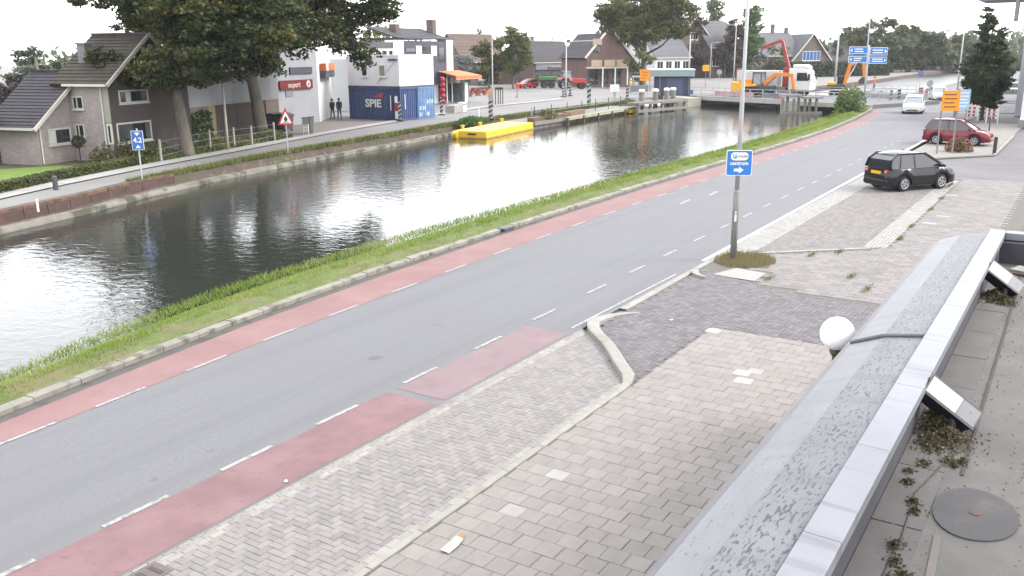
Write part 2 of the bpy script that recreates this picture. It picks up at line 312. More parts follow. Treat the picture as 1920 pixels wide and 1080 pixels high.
# verge
def vz(t): return .09 if t < .25 else .09-(.09-WZ+.25)*((t-.25)/.75)**1.35
b = MB(); xs = np.arange(-20, 106, .6); nt_ = 12
for i, x in enumerate(xs):
    for k in range(nt_+1):
        t = k/nt_; y = kl(x)+.22+(nw(x)+.25-kl(x)-.22)*t
        b.v.append((x, y, vz(t)+random.uniform(-.02,.03)))
    if i:
        for k in range(nt_): a = (i-1)*(nt_+1)+k; b.f.append((a, a+nt_+1, a+nt_+2, a+1))
struct(b.build('verge', grassg, smooth=True, recalc=False))
def grass(name, n, sampler, h, w, m, label, spread=.35):
    P = np.zeros((n*3, 3), np.float32)
    for i in range(n):
        x, y, z, s = sampler()
        a = random.uniform(0, 6.283); hh = h*s*random.uniform(.5,1.25); ww = w*s*.5
        l = random.uniform(0, spread)*hh; la = random.uniform(0, 6.283)
        P[3*i] = (x-ww*math.cos(a), y-ww*math.sin(a), z-.02); P[3*i+1] = (x+ww*math.cos(a), y+ww*math.sin(a), z-.02)
        P[3*i+2] = (x+l*math.cos(la), y+l*math.sin(la), z+hh)
    me = bpy.data.meshes.new(name); me.from_pydata(P.tolist(), [], [(3*i, 3*i+1, 3*i+2) for i in range(n)]); me.materials.append(m)
    o = bpy.data.objects.new(name, me); C.objects.link(o); o['kind'] = 'stuff'; o['label'] = label; return o
grassm = leafmat('grass_blade', (.12,.18,.03), (.19,.25,.05), (.29,.28,.12))
def vs():
    while True:
        x = 2+100*random.random()**1.7
        t = random.random()
        if random.random() < (.55 if t < .12 else .5+.5*math.sin(x*.35+2*math.sin(x*.11+t*3))**2*.6+.3): break
    y = kl(x)+.24+(nw(x)+.1-kl(x)-.24)*t; far = .8+x*.018
    return x, y, vz(t)+.01, far*(.55 if t < .2 else 1.0 if t < .6 else 1.05)
grass('verge_grass', 110000, vs, .075, .022, grassm, 'short green grass on the verge between canal and red cycle lane', .9)
def vs2():
    # tufts right at the waterline
    x = 4+95*random.random()**1.4; k = int(x/2.3); 
    y = nw(x)-random.uniform(.0,.4)
    return x, y, WZ+.05+.25*random.random(), .8+x*.012
grass('bank_reeds', 22000, vs2, .11, .022, leafmat('reed_blade', (.12,.185,.025), (.19,.25,.045), (.28,.27,.11)), 'taller grass tufts leaning over the water edge', 1.3)
# far bank
soil = mat('bank_soil', (.075,.058,.048), .95, .3, 1.3, .6, 14, col2=(.06,.065,.035), c2scale=.9, c2lo=.5, c2hi=.62, c3=(.17,.12,.10), c3scale=4, c3lo=.58, c3hi=.7)
ledge = mat('bank_ledge', (.2,.19,.165), .9, .25, 1.5, .4, 20, col2=(.08,.08,.06), c2scale=1.2, c2lo=.5, c2hi=.6)
b = MB(); xs = np.arange(-30, 103, 1.0); prof = [(.55,.03),(.1,.02),(0,-.06),(-.14,-.42),(-.2,-.47),(-.52,-.49),(-.54,-.62),(-.56,-1.0)]
for i, x in enumerate(xs):
    for (dy, z) in prof: b.v.append((x-.25*dy, ftp(x)+dy+random.uniform(-.03,.03), z+random.uniform(-.02,.02)))
m_ = len(prof)
for i in range(1, len(xs)):
    for k in range(m_-1): a = (i-1)*m_+k; b.f.append((a, a+m_, a+m_+1, a+1))
fb = b.build('far_bank', soil, recalc=False); struct(fb)
fb.data.materials.append(ledge)
for i, f in enumerate(fb.data.polygons): f.material_index = 1 if i % (m_-1) in (4,5,6) else 0
for x0 in np.arange(16, 27.5, 1.6):            # rusty capping beam on the left stretch of the bank
    b = MB().bar((x0, ftp(x0)-.02, .03), (x0+1.56, ftp(x0+1.56)-.02, .03), .2, .14); b.build('capping_beam', rust, fb)
for x0 in np.arange(12, 28, 1.2):
    MB().bar((x0, ftp(x0)-.12, -.3), (x0+1.17, ftp(x0+1.17)-.12, -.3), .06, .5).build('sheet_pile', mat('dark_rust', (.075,.045,.04), .9, .3, 2, c3=(.05,.05,.035), c3scale=1.5), fb)
def fs():
    x = 26+74*random.random(); return x, ftp(x)+random.uniform(-.12,.75), 0, 1.0+.012*x
grass('far_bank_grass', 16000, fs, .16, .04, leafmat('far_grass_blade', (.075,.095,.02), (.12,.135,.035), (.2,.18,.075)), 'low scruffy grass along the far canal bank')
fw = MB()
for i, x in enumerate(np.arange(119, 420, 3.0)):
    fw.v += [(x, ftp(x)-.05, .05), (x, ftp(x)-.1, -1.2)]
    if i: k = 2*i; fw.f.append((k-2, k, k+1, k-1))
struct(fw.build('far_bank_wall', mat('far_wall_brown', (.1,.07,.075), .9, .25, .5), recalc=False))
struct(strip('far_canal_road', lambda x: ftp(x)+.3, lambda x: ftp(x)+5, 121, 420, 3, -.005, mat('far_road_tan', (.2,.17,.14), .9, .1, .3)))
# far road, pavement and garden
FE = [(-30,27),(10,36),(19.5,39.3),(24.2,41.3),(30.3,43.4),(38,45.6),(50,49.4),(64,53),(83.8,57.7),(100,58),(110,60)]
fe = lambda x: poly_at(FE, x)
struct(strip('canal_side_road', lambda x: ftp(x)+.75, lambda x: fe(x)-1.2, -30, 104, 1.5, .0, mat('far_asphalt', (.178,.172,.17), .9, .1, .5, col2=(.2,.195,.19), c2scale=.2)))
struct(strip('far_footpath', lambda x: fe(x)-1.2, lambda x: fe(x)+.05, -30, 104, 1.5, .05, mat('footpath', (.3,.295,.285), .9, .1, .7, island=.05, c3=(.21,.2,.19), c3scale=1.2)))
gd = MB().prism([(5,38),(19.3,40),(24,41.8),(30,44),(36.5,46),(42,48),(47.5,51),(46,60),(20,66),(-10,60)], -.019, .02).build('garden', mat('garden_soil', (.085,.075,.04), .95, .3, 1.0, .5, 20, col2=(.06,.085,.02), c2scale=.5)); struct(gd)
lw = MB().prism([(0,42),(17.5,40.2),(22.6,42.2),(28.5,44.8),(28,47.5),(21,50),(5,52)], .02, .03).build('lawn', mat('lawn_green', (.12,.19,.03), .95, .2, 2, .5, 60)); struct(lw)
struct(MB().prism([(49,49.6),(63.5,53.4),(66,60),(60,62),(47,58)], -.019, .012).build('forecourt', mat('forecourt_brick', (.175,.15,.142), .9, .12, 1.2, .2, 30, c3=(.14,.125,.12), c3scale=4)))
# ================================================================ PAVEMENT BELOW THE CAMERA
pv = struct(MB().sheet([(-6,1.5),(18.25,1.5),(18.25,6.5),(13.9,6.5),(13.5,6.46),(-6,6.46)], -.012).build('pavement', joint, recalc=False))
cells = []
for i, x in enumerate(np.arange(3.2, 18.1, .302)):
    y = 1.9+(.151 if i % 2 else 0)
    while y < 6.44:
        cells.append((x, y, x+.298, min(y+.298, 6.45))); y += .302
cells = [c for c in cells if c[3]-c[1] > .025]
vis = sorted([c for c in cells if c[1] > 3.3 and c[3]-c[1] > .29], key=lambda c: c[0]-(0 if c[0] > 6.4 else -90))[:300]
sv = set(vis); sm = MB().paver(0, .298, 0, .298, 0).mesh('slab', False); sm.materials.append(slabm)
odd = MB().paver(0, .298, 0, .298, 0).mesh('slab', False); odd.materials.append(whitepav)
redp = MB().paver(0, .298, 0, .298, 0).mesh('slab', False); redp.materials.append(mat('reddish_slab', (.21,.15,.145), .85, .2, 9))
pale = [(9.2,5.85),(10.25,5.83),(15.95,4.9),(15.5,4.78)]; reds = [(7.55,4.3)]
rest = MB()
for c in cells:
    z = random.uniform(-.003,.003)
    if c in sv:
        me = odd if any(abs(c[0]+.15-q[0]) < .16 and abs(c[1]+.15-q[1]) < .16 for q in pale) else redp if any(abs(c[0]+.15-q[0]) < .16 and abs(c[1]+.15-q[1]) < .16 for q in reds) else sm
        o = bpy.data.objects.new('slab', me); C.objects.link(o); o.parent = pv; o.location = (c[0], c[1], z); o.rotation_euler = (random.uniform(-.008,.008), random.uniform(-.008,.008), 0)
    else: rest.paver(c[0], c[2], c[1], c[3], z)
rest.build('slab_field', slabm, pv, recalc=False, kind='stuff')
for q in ((15.8,4.95),(15.4,4.8),(18.05,6.35)):
    MB().paver(q[0]-.15,q[0]+.15,q[1]-.15,q[1]+.15,.006).build('slab', mat('bleached_slab', (.34,.33,.315), .8, .05, 5), pv, recalc=False, label='bleached white slab')
# kerb between bay and pavement
kk = thing('bay_kerb', 'pale concrete kerb curving round the end of the herringbone parking bay', 'kerb')
x = 3.0
while x < 13.6:
    MB().paver(x, min(x+.99, 13.65), 6.46, 6.57, .012).build('kerb_stone', concrete, kk, recalc=False); x += 1.0
cv = [(13.65,6.515),(14.1,6.53),(14.42,6.66),(14.8,6.98),(15.35,7.4),(15.9,7.85),(16.3,8.25),(16.65,8.55),(17.05,8.76),(17.5,8.8),(17.9,8.72),(18.25,8.52),(18.5,8.3)]
hw = [.06,.085,.12,.12,.12,.12,.12,.13,.14,.14,.11,.07,.03]; hz = [.012,.05,.1,.11,.11,.11,.11,.11,.1,.07,.045,.03,.012]
def kseg(i0, i1):
    b = MB()
    for i in range(i0, i1+1):
        p = Vector(cv[i]); t = (Vector(cv[min(i+1, len(cv)-1)])-Vector(cv[max(i-1, 0)])).normalized(); nn = Vector((-t.y, t.x))
        if i == i1 and i < len(cv)-1: p = p-t*.006
        l, r = p+nn*hw[i], p-nn*hw[i]
        b.v += [(l.x,l.y,-.03),(l.x,l.y,hz[i]-.012),(l.x*.85+r.x*.15,l.y*.85+r.y*.15,hz[i]),(r.x*.85+l.x*.15,r.y*.85+l.y*.15,hz[i]),(r.x,r.y,hz[i]-.012),(r.x,r.y,-.03)]
        k = (i-i0)*6
        if i > i0: b.f += [(k-6+j, k+j, k+j+1, k-5+j) for j in range(5)]
    b.f += [(0,1,2,3,4,5), tuple(len(b.v)-6+j for j in range(6))]
    b.build('kerb_stone', concrete, kk)
for i0, i1 in ((0,2),(2,4),(4,6),(6,8),(8,10),(10,12)): kseg(i0, i1)
fk = thing('driveway_kerb', 'flush pale concrete kerb strip across the driveway mouth', 'kerb')
for x0 in np.arange(18.6, 25.6, 1.0): MB().paver(x0, x0+.99, 8.66+.01*(x0-18), 8.86+.004*(x0-18), .008).build('kerb_stone', concrete, fk, recalc=False)
ke = MB(); ke.slab([(22.95,8.72,.0),(22.8,8.72,.0),(22.55,8.6,.0),(22.38,8.38,.0),(22.3,8.15,0),(22.38,8.15,0),(22.52,8.35,.0),(22.72,8.5,.0),(22.95,8.56,.0)], (0,0,.07)); ke.build('curved_end_stone', concrete, fk)
# herringbone parking bay
lim = lambda y: float(np.interp(y, [6.5,6.62,7.6,8.35,8.6,8.9], [13.7,14.38,15.62,16.45,16.75,17.0]))
base = struct(MB().sheet([(-8,6.56),(14.2,6.56),(16.8,8.9),(-8,8.9)], -.014).build('parking_bay', joint, recalc=False))
u = .1055
def herring(x0, x1, y0, y1, ok):
    out = []
    for i in range(int((x1-x0)/u)+1):
        for j in range(int((y1-y0)/u)+1):
            k = (i-j) % 4; x, y = x0+i*u, y0+j*u
            if k == 0: r = (x, x+2*u-.004, y, y+u-.004)
            elif k == 2: r = (x, x+u-.004, y-u, y+u-.004)
            else: continue
            if ok((r[0]+r[1])/2, (r[2]+r[3])/2): out.append(r)
    return out
br = herring(2.4, 17, 6.66, 8.78, lambda x, y: 6.62 < y < 8.72 and x < lim(y)-.12)
near = sorted([r for r in br if r[0] > 6.2+max(0, (8.7-r[2])*1.2-.9)], key=lambda r: r[0])[:300]; ns = set(near)
mh = MB().paver(0,2*u-.004,0,u-.004,0,.005).mesh('brick', False); mv = MB().paver(0,u-.004,0,2*u-.004,0,.005).mesh('brick', False)
mh.materials.append(brickl); mv.materials.append(brickl); rest = MB()
for r in br:
    z = random.uniform(-.003,.002)
    if r in ns:
        o = bpy.data.objects.new('brick', mh if r[1]-r[0] > .15 else mv); C.objects.link(o); o.parent = base; o.location = (r[0], r[2], z); o.rotation_euler = (random.uniform(-.012,.012), random.uniform(-.012,.012), 0)
    else: rest.paver(*r, z, .005)
rest.build('brick_field', brickl, base, recalc=False, kind='stuff')
b = MB()
for x in np.arange(2.4, 16.6, .212):
    b.paver(x, x+.207, 8.72, 8.80, 0, .005); b.paver(x+.1, x+.307, 8.81, 8.895, -.002, .005)
for x in np.arange(2.4, 14.0, .212): b.paver(x, x+.207, 6.575, 6.68, .004, .005)
for x in np.arange(2.4, 16.3, .212): b.paver(x+.05, x+.257, 8.615, 8.715, .004, .005)
b.build('edge_bricks', mat('pale_edge_paver', (.25,.235,.215), .85, .1, 6, island=.13, c3=(.17,.15,.135), c3scale=2.1, c3lo=.55, c3hi=.75), base, recalc=False, kind='stuff')
dr = MB().box(5.0,5.75,8.45,8.8,-.02,.008).build('gully_grate', mat('gully_iron', (.12,.09,.085), .7, .2, 8), base)
for i in range(4): MB().box(5.12+i*.16,5.18+i*.16,8.5,8.74,.009,.012).build('slot', black, base)
# driveway
dfar = lambda y: float(np.interp(y, [2.5,3.7,6.4,8.4,8.7], [21.8,21.9,22.3,23.4,23.8]))
drv = struct(MB().sheet([(18.25,1.5),(21.8,1.5),(21.9,3.7),(22.3,6.4),(23.4,8.4),(23.8,8.68),(17.5,8.66),(14.3,6.5),(18.25,6.5)], -.013).build('driveway', joint, recalc=False))
b = MB()
for r in herring(13.8, 24, 2.2, 8.66, lambda x, y: (lim(y)+.17 < x < dfar(y)-.06 if y > 6.52 else 18.3 < x < dfar(y)-.06) and y < 8.6): b.paver(*r, random.uniform(-.004,.002), .005)
b.build('brick_field', brickd, drv, recalc=False, kind='stuff')
MB().prism([(22.75,6.95),(23.75,6.95),(23.95,7.85),(22.9,8.15)], .0, .012).build('cover_plate', whitepav, drv)
def bond(x0, x1, y0, y1, lx, ly, ok, along='x', z=0, g=.004):
    b = MB(); i = 0
    if along == 'x':
        for j, y in enumerate(np.arange(y0, y1, ly)):
            for x in np.arange(x0+(lx/2 if j % 2 else 0), x1, lx):
                if ok(x+lx/2, y+ly/2): b.paver(x, x+lx-g, y, y+ly-g, z+random.uniform(-.003,.002), .005)
    else:
        for j, x in enumerate(np.arange(x0, x1, lx)):
            for y in np.arange(y0+(ly/2 if j % 2 else 0), y1, ly):
                if ok(x+lx/2, y+ly/2): b.paver(x, x+lx-g, y, y+ly-g, z+random.uniform(-.003,.002), .005)
    return b
f2 = struct(MB().sheet([(21.8,1.5),(46.6,1.5),(46.9,5.1),(47.3,8.86),(23.8,8.86),(23.4,8.4),(22.3,6.4),(21.9,3.7)], -.012).build('footway', joint, recalc=False))
vline = lambda x: 8.2-(x-25.8)*1.11
patch = lambda x, y: ((x-25.0)/1.0)**2+((y-7.95)/.85)**2 < 1
bond(21.9, 46.6, 2.0, 8.1, .3, .3, lambda x, y: x > dfar(y)+.16 and (y < 4.8 or y < vline(x)-.1) and not patch(x, y) and not (x < 24.1 and y > 6.8), 'y').build('slab_field', slabpink, f2, recalc=False, kind='stuff')
bond(25.5, 46.8, 5.42, 8.08, .21, .105, lambda x, y: y > vline(x)+.12, 'x').build('brick_field', brickm, f2, recalc=False, kind='stuff')
stripe = mat('striped_paver', (.27,.265,.255), .85, .1, 6, island=.1, c3=(.2,.19,.18), c3scale=2)
bond(25.2, 47.0, 8.1, 8.84, .21, .105, lambda x, y: y > vline(x)+.12 and not patch(x, y), 'x', .003, .012).build('gutter_bricks', stripe, f2, recalc=False, kind='stuff')
bond(28.6, 46.0, 4.82, 5.38, .21, .105, lambda x, y: y > vline(x)+.12, 'x', .003, .012).build('gutter_bricks', stripe, f2, recalc=False, kind='stuff')
for k in range(4):
    a0 = Vector((25.8,8.2,.012)).lerp(Vector((28.5,5.2,.012)), k/4); a1 = Vector((25.8,8.2,.012)).lerp(Vector((28.5,5.2,.012)), (k+.98)/4)
    MB().bar(a0, a1, .13, .05).build('kerb_stone', whitepav, f2)
for q in ((41.0,4.3),(35.5,3.9),(33.8,4.1)): MB().paver(q[0],q[0]+.3,q[1],q[1]+.45,.006).build('slab', whitepav, f2, recalc=False, label='bleached white slab')
fringe = MB().box(46.6,46.75,2.6,5.2,-.03,.012); fringe.build('edging', whitepav, f2)
bay2 = struct(MB().prism([(54.2,7.8),(58.2,4.5),(84,4.5),(84,7.6),(66,9.1),(55,9.0)], -.045, .0).build('far_parking_bay', mat('bay_paver', (.215,.2,.185), .9, .12, 2, .2, 40, c3=(.17,.16,.15), c3scale=.8)))
MB().bar((54.0,7.8,.03),(58.2,4.45,.03),.14,.08).build('kerb_stone', concrete, bay2); MB().bar((58.2,4.45,.03),(72,4.45,.03),.12,.08).build('kerb_stone', concrete, bay2)
# weeds and dry grass round the lamp post and in joints
def ps():
    while True:
        x, y = 25+random.uniform(-1,1), 7.95+random.uniform(-.85,.85)
        if patch(x, y): return x, y, -.01, 1.0
grass('post_grass', 2600, ps, .16, .02, leafmat('dry_blade', (.16,.14,.06), (.2,.17,.09), (.12,.13,.04)), 'dry straw coloured grass round the foot of the sign post')
MB().prism([(25+math.cos(t)*.98*(1+.1*math.sin(5*t)), 7.95+math.sin(t)*.84*(1+.1*math.cos(3*t))) for t in np.arange(0, 6.28, .4)], -.02, -.003).build('bare_earth', mat('earth', (.14,.115,.085), .95, .25, 4, .4, 30), f2)
W_ = [(44.6,4.95),(43.9,5.0),(24.6,4.9),(23.4,4.25),(40,4.75),(37,4.72),(33,4.76),(30.5,4.7),(23.2,6.7),(26.8,6.5),(27.6,5.9)]
def ws():
    q = random.choice(W_); return q[0]+random.gauss(0,.22), q[1]+random.gauss(0,.05), 0, .8
grass('joint_weeds', 1500, ws, .09, .02, leafmat('weed_blade', (.08,.1,.02), (.13,.14,.04), (.2,.17,.08)), 'small weeds growing in the paving joints')
# ================================================================ BUILDINGS
def brickmat(name, c, mort, sx=.22, sy=.07):
    m = bpy.data.materials.new(name); m.use_nodes = True; n = m.node_tree.nodes; L = m.node_tree.links
    p = n['Principled BSDF']; p.inputs['Roughness'].default_value = .9
    tc = n.new('ShaderNodeTexCoord'); sp = n.new('ShaderNodeSeparateXYZ'); L.new(tc.outputs['Object'], sp.inputs[0])
    ad = n.new('ShaderNodeMath'); L.new(sp.outputs[0], ad.inputs[0]); L.new(sp.outputs[1], ad.inputs[1])
    cb = n.new('ShaderNodeCombineXYZ'); L.new(ad.outputs[0], cb.inputs[0]); L.new(sp.outputs[2], cb.inputs[1])
    bt = n.new('ShaderNodeTexBrick'); bt.inputs['Scale'].default_value = 1; bt.inputs['Brick Width'].default_value = sx; bt.inputs['Row Height'].default_value = sy; bt.inputs['Mortar Size'].default_value = .008
    bt.inputs['Color1'].default_value = tuple(q*.85 for q in c)+(1,); bt.inputs['Color2'].default_value = tuple(q*1.15 for q in c)+(1,); bt.inputs['Mortar'].default_value = mort+(1,)
    L.new(cb.outputs[0], bt.inputs['Vector'])
    no = n.new('ShaderNodeTexNoise'); no.inputs['Scale'].default_value = .8; no.inputs['Detail'].default_value = 5; L.new(tc.outputs['Object'], no.inputs['Vector'])
    mr = n.new('ShaderNodeMapRange'); mr.inputs[1].default_value = .3; mr.inputs[2].default_value = .7; mr.inputs[3].default_value = .8; mr.inputs[4].default_value = 1.15; L.new(no.outputs['Fac'], mr.inputs[0])
    vm = n.new('ShaderNodeVectorMath'); vm.operation = 'SCALE'; L.new(bt.outputs[0], vm.inputs[0]); L.new(mr.outputs[0], vm.inputs['Scale']); L.new(vm.outputs[0], p.inputs['Base Color'])
    return m
brick_pink = brickmat('grey_pink_brick', (.2,.168,.16), (.21,.19,.185)); brick_shaded = brickmat('shaded_brown_brick', (.04,.031,.029), (.05,.042,.04))  # the dark brown one has shade of the big trees mixed into its colour
brick_red = brickmat('red_brick', (.085,.04,.033), (.1,.085,.075)); brick_brown = brickmat('brown_brick', (.07,.046,.04), (.085,.075,.065))
tile_grey = mat('grey_roof_tile', (.045,.04,.048), .8, .14, 2.5, island=.08, c3=(.065,.06,.064), c3scale=1.5, c3lo=.55, c3hi=.75)
tile_moss = mat('mossy_roof_tile', (.05,.04,.034), .85, .2, 2.5, island=.12, c3=(.06,.055,.026), c3scale=1.4, c3lo=.45, c3hi=.7)
tile_slate = mat('slate_roof', (.08,.082,.095), .7, .12, 1.5, island=.07)
trim = mat('cream_trim', (.55,.53,.47), .6, .06, 3); whitewall = mat('white_render', (.62,.62,.62), .8, .05, .7, c3=(.5,.5,.49), c3scale=.6, c3lo=.55, c3hi=.8)
greypanel = mat('grey_panel', (.2,.205,.215), .7, .06, .6, stretch=(1,1,.2)); whitepanel = mat('white_panel', (.72,.72,.71), .6, .04, .8)
lead = mat('lead_flashing', (.06,.065,.085), .6, .2, 3); wooddark = mat('dark_wood', (.055,.04,.032), .85, .3, 3, stretch=(1,1,6))
woodgrey = mat('weathered_wood', (.2,.19,.17), .9, .25, 2.5, .3, 30, c3=(.12,.12,.1), c3scale=4); woodtan = mat('tan_wood', (.21,.17,.10), .85, .2, 2, stretch=(6,6,1))
curtain = mat('curtain', (.55,.55,.52), .9, .1, 8)
def window(par, u0, u1, z0, z1, off=0, plane='f', fm=trim, gm=glass, mull=(), fw=.09, sill=True, rows=()):
    # plane f: wall facing -y at y=off; l: wall facing -x at x=off
    def bx(b, a0, a1, o0, o1, c0, c1): return b.box(a0,a1,off-o1,off-o0,c0,c1) if plane == 'f' else b.box(off-o1,off-o0,a0,a1,c0,c1)
    f = MB(); bx(f,u0,u1,-.04,.05,z0,z0+fw); bx(f,u0,u1,-.04,.05,z1-fw,z1); bx(f,u0,u0+fw,-.04,.048,z0+fw,z1-fw); bx(f,u1-fw,u1,-.04,.048,z0+fw,z1-fw)
    for q in mull: c = u0+(u1-u0)*q; bx(f,c-fw*.4,c+fw*.4,-.04,.045,z0+fw,z1-fw)
    for q in rows: c = z0+(z1-z0)*q; bx(f,u0+fw,u1-fw,-.04,.043,c-fw*.3,c+fw*.3)
    w = f.build('window', fm, par)
    bx(MB(),u0+fw*.5,u1-fw*.5,-.03,.012,z0+fw*.5,z1-fw*.5).build('pane', gm, w)
    if sill: bx(MB(),u0-.05,u1+.05,-.02,.1,z0-.07,z0-.002).build('sill', fm, w)
    return w
def slope(par, e0, e1, r0, r1, m, n=14, split=False, name='roof_slope', th=.05):
    # tiled slope between the eave line e0-e1 and the ridge line r0-r1, laid in overlapping courses
    e0, e1, r0, r1 = map(Vector, (e0, e1, r0, r1)); nn = (e1-e0).cross(r0-e0).normalized()
    if nn.z < 0: nn = -nn
    root = None; J = MB()
    for i in range(n):
        t0 = i/n; t1 = (i+1.12)/n if i < n-1 else 1
        a, b, c, d = e0.lerp(r0,t0), e1.lerp(r1,t0), e1.lerp(r1,t1), e0.lerp(r0,t1)
        bb = MB() if split else J
        bb.slab([a+nn*th, b+nn*th, c+nn*.008, d+nn*.008], nn*-.03)
        if split: bb.build('tile_course', m, par)
    base = MB().slab([e0-nn*.02, e1-nn*.02, r1-nn*.02, r0-nn*.02], nn*-.1).build(name, m, par)
    if not split: J.build('tile_courses', m, base)
    return base
def PW(fr, x0, y0, x1, y1, b=0):
    p = fr.onb(x0, (y0+y1)/2, b); q = fr.onb(x1, (y0+y1)/2, b); xm = (x0+x1)/2
    return p[0], q[0], fr.onb(xm, y1, b)[1], fr.onb(xm, y0, b)[1]
# ---- corner house on the left
fA = Fr(at(217,304), 14)
h = thing('corner_house', 'two storey grey pink brick house with dark mossy tiled roof behind the lawn', 'house', fA.p, R(14))
MB().yz([(0,0),(2.75,0),(2.75,4.35),(0,4.35)], 0, .25).build('side_wall', brick_pink, h)
MB().xz([(.003,0),(6.8,0),(6.8,4.35),(3.4,6.85),(.003,4.35)], -.003, .25).build('front_wall', brick_shaded, h, label='brown brick front wall facing the canal, tree shade in its colour')
MB().box(.3,6.5,.3,3.6,0,4.3).build('core_wall', brick_pink, h); MB().xz([(.3,4.3),(6.5,4.3),(3.4,6.7)],3.3,3.6).build('rear_gable', brick_pink, h)
slope(h, (-.35,-.3,4.28), (-.35,3.7,4.28), (3.4,-.3,7.02), (3.4,3.7,7.02), tile_moss, 15, True)
slope(h, (7.15,-.3,4.28), (7.15,3.7,4.28), (3.4,-.3,7.02), (3.4,3.7,7.02), tile_moss, 15)
MB().bar((-.38,-.36,4.22),(3.4,-.36,6.98),.06,.2).build('bargeboard', trim, h); MB().bar((7.18,-.36,4.22),(3.4,-.36,6.98),.06,.2).build('bargeboard', trim, h)
MB().bar((-.42,-.3,4.24),(-.42,2.7,4.24),.13,.13).build('gutter', trim, h)
MB().tube([(-.08,.42,4.15),(-.08,.42,.1)],.045,6).build('downpipe', trim, h)
MB().bar((3.4,-.3,7.05),(3.4,3.7,7.05),.28,.12).build('ridge_tiles', tile_grey, h)
MB().box(-.04,-.004,-.05,.4,2.2,4.2).build('corner_panel', mat('pale_panel', (.3,.29,.24), .8, .06, 3), h)
window(h, *PW(fA,222,168,277,193), plane='f', mull=(.24,)); MB().box(1.35,1.75,-.018,-.014,3.15,3.8).build('curtain', curtain, h)
window(h, *PW(fA,219,228,284,266), plane='f'); window(h, -.02,.32,1.0,2.12, plane='l', sill=False)
window(h, 1.75,2.5,2.9,3.62, plane='l', mull=(.6,), fw=.07); window(h, 1.9,2.55,1.36,2.08, plane='l', mull=(.6,), fw=.07)
# chimney on the side slope
cz = MB().box(1.15,1.75,2.3,2.85,4.9,6.45).build('chimney', mat('chimney_grey', (.2,.2,.2), .85, .15, 2), h); MB().box(1.08,1.82,2.22,2.92,6.45,6.55).build('cap', concrete, cz)
MB().slab([(1.76,2.7,5.45),(2.5,2.7,6.0),(2.5,2.1,6.35),(1.76,2.2,6.1)], (0,.02,.08)).build('flashing', lead, h)
# rear wing with the long low slope
MB().xz([(-2.5,0),(-.01,0),(-.01,3.98),(-2.5,2.1)], 2.75, 2.95).build('wing_wall', brick_pink, h)
MB().box(-2.5,-2.3,2.95,6.0,0,2.15).build('wing_side_wall', brick_pink, h)
slope(h, (-2.95,2.5,2.02), (-2.95,6.2,2.02), (.95,2.5,4.95), (.95,6.2,4.95), tile_grey, 18, True, 'wing_roof_slope')
slope(h, (4.8,3.75,2.02), (4.8,6.2,2.02), (.95,3.75,4.95), (.95,6.2,4.95), tile_grey, 8, False, 'wing_roof_slope')
MB().bar((-2.98,2.45,1.95),(-.05,2.45,4.15),.06,.2).build('bargeboard', trim, h); MB().bar((-3.0,2.5,2.0),(-3.0,6.2,2.0),.12,.12).build('gutter', trim, h)
MB().bar((.95,2.5,5.0),(.95,6.2,5.0),.26,.1).build('ridge_tiles', tile_grey, h)
MB().tube([(-2.4,2.68,2.05),(-2.4,2.68,.1)],.04,6).build('downpipe', trim, h)
a0,a1,z0,z1 = PW(fA,90,240,133,271,2.75); window(h, a0,a1,z0,z1, off=2.75, mull=(.3,)); MB().box(a0+.12,a0+.5,2.72,2.735,z0+.1,z1-.1).build('curtain', curtain, h)
# ---- neighbour at the frame's left edge
fN = Fr(at(14,305), 14)
h = thing('neighbour_shed', 'dark brick outbuilding with white bargeboard cut by the left edge of the picture', 'shed', fN.p, R(14))
MB().xz([(-6,0),(.1,0),(.1,2.0),(-2.3,3.9),(-6,2.6)], 0, .2).build('wall', brick_brown, h); MB().box(-.1,.1,.2,6,0,2.0).build('side_wall', brick_brown, h)
slope(h, (.5,-.25,1.75),(.5,6,1.75),(-2.3,-.25,4.1),(-2.3,6,4.1), tile_slate, 10); MB().bar((.52,-.3,1.75),(-2.3,-.3,4.08),.06,.24).build('bargeboard', white, h)
for k in range(3): MB().slab([(.15-k*.8,.9,2.15+k*.67),(.15-k*.8,2.6,2.15+k*.67),(-.55-k*.8,2.6,2.74+k*.67),(-.55-k*.8,.9,2.74+k*.67)], (.05,0,.06)).build('solar_panel', mat('solar_glass', (.22,.25,.3), .2, .1, 3, spec=.6), h)
fn = thing('board_fence', 'weathered brown horizontal board fence beside the corner house', 'fence', fN.w(-.4,-.25), R(14))
for k in range(6): MB().box(-2.5,1.15,-.02+.004*(k%2),.02+.004*(k%2),.08+k*.21,.27+k*.21).build('board', wooddark, fn)
for x in (-1.2,.0,1.1): MB().box(x,x+.09,.03,.1,0,1.38).build('post', wooddark, fn)
# ---- long grey shop building under the trees
fC = Fr(at(362,268), 18)
h = thing('grey_annex', 'low shop annex with grey cladding above dark doors behind the tree trunks', 'building', fC.p, R(18))
LN = 12.2
MB().box(0,LN,.3,7,0,4.4).build('core_wall', greypanel, h); 
for k in range(9): MB().box(k*LN/9+.01,(k+1)*LN/9-.01,-.02,.3,2.35,4.45).build('cladding_panel', greypanel, h)
for (x0, x1, mm, o) in ((0,2.2,brick_brown,0),(2.2,3.1,woodtan,.05),(3.1,6.9,wooddark,.1),(6.9,8.2,wooddark,.12),(8.2,9.2,woodtan,.05),(9.2,10.1,wooddark,.1),(10.1,12.2,brick_brown,.02)):
    MB().box(x0+.01,x1-.01,o,.29,0,2.345).build('door_bay' if mm is wooddark else 'wall_pier', mm, h)
for x in (4.0,4.95,5.9): MB().box(x,x+.04,.085,.1,.05,2.25).build('door_seam', black, h)
MB().box(-.05,LN+.05,-.06,.4,4.45,4.6).build('roof_edge', lead, h)
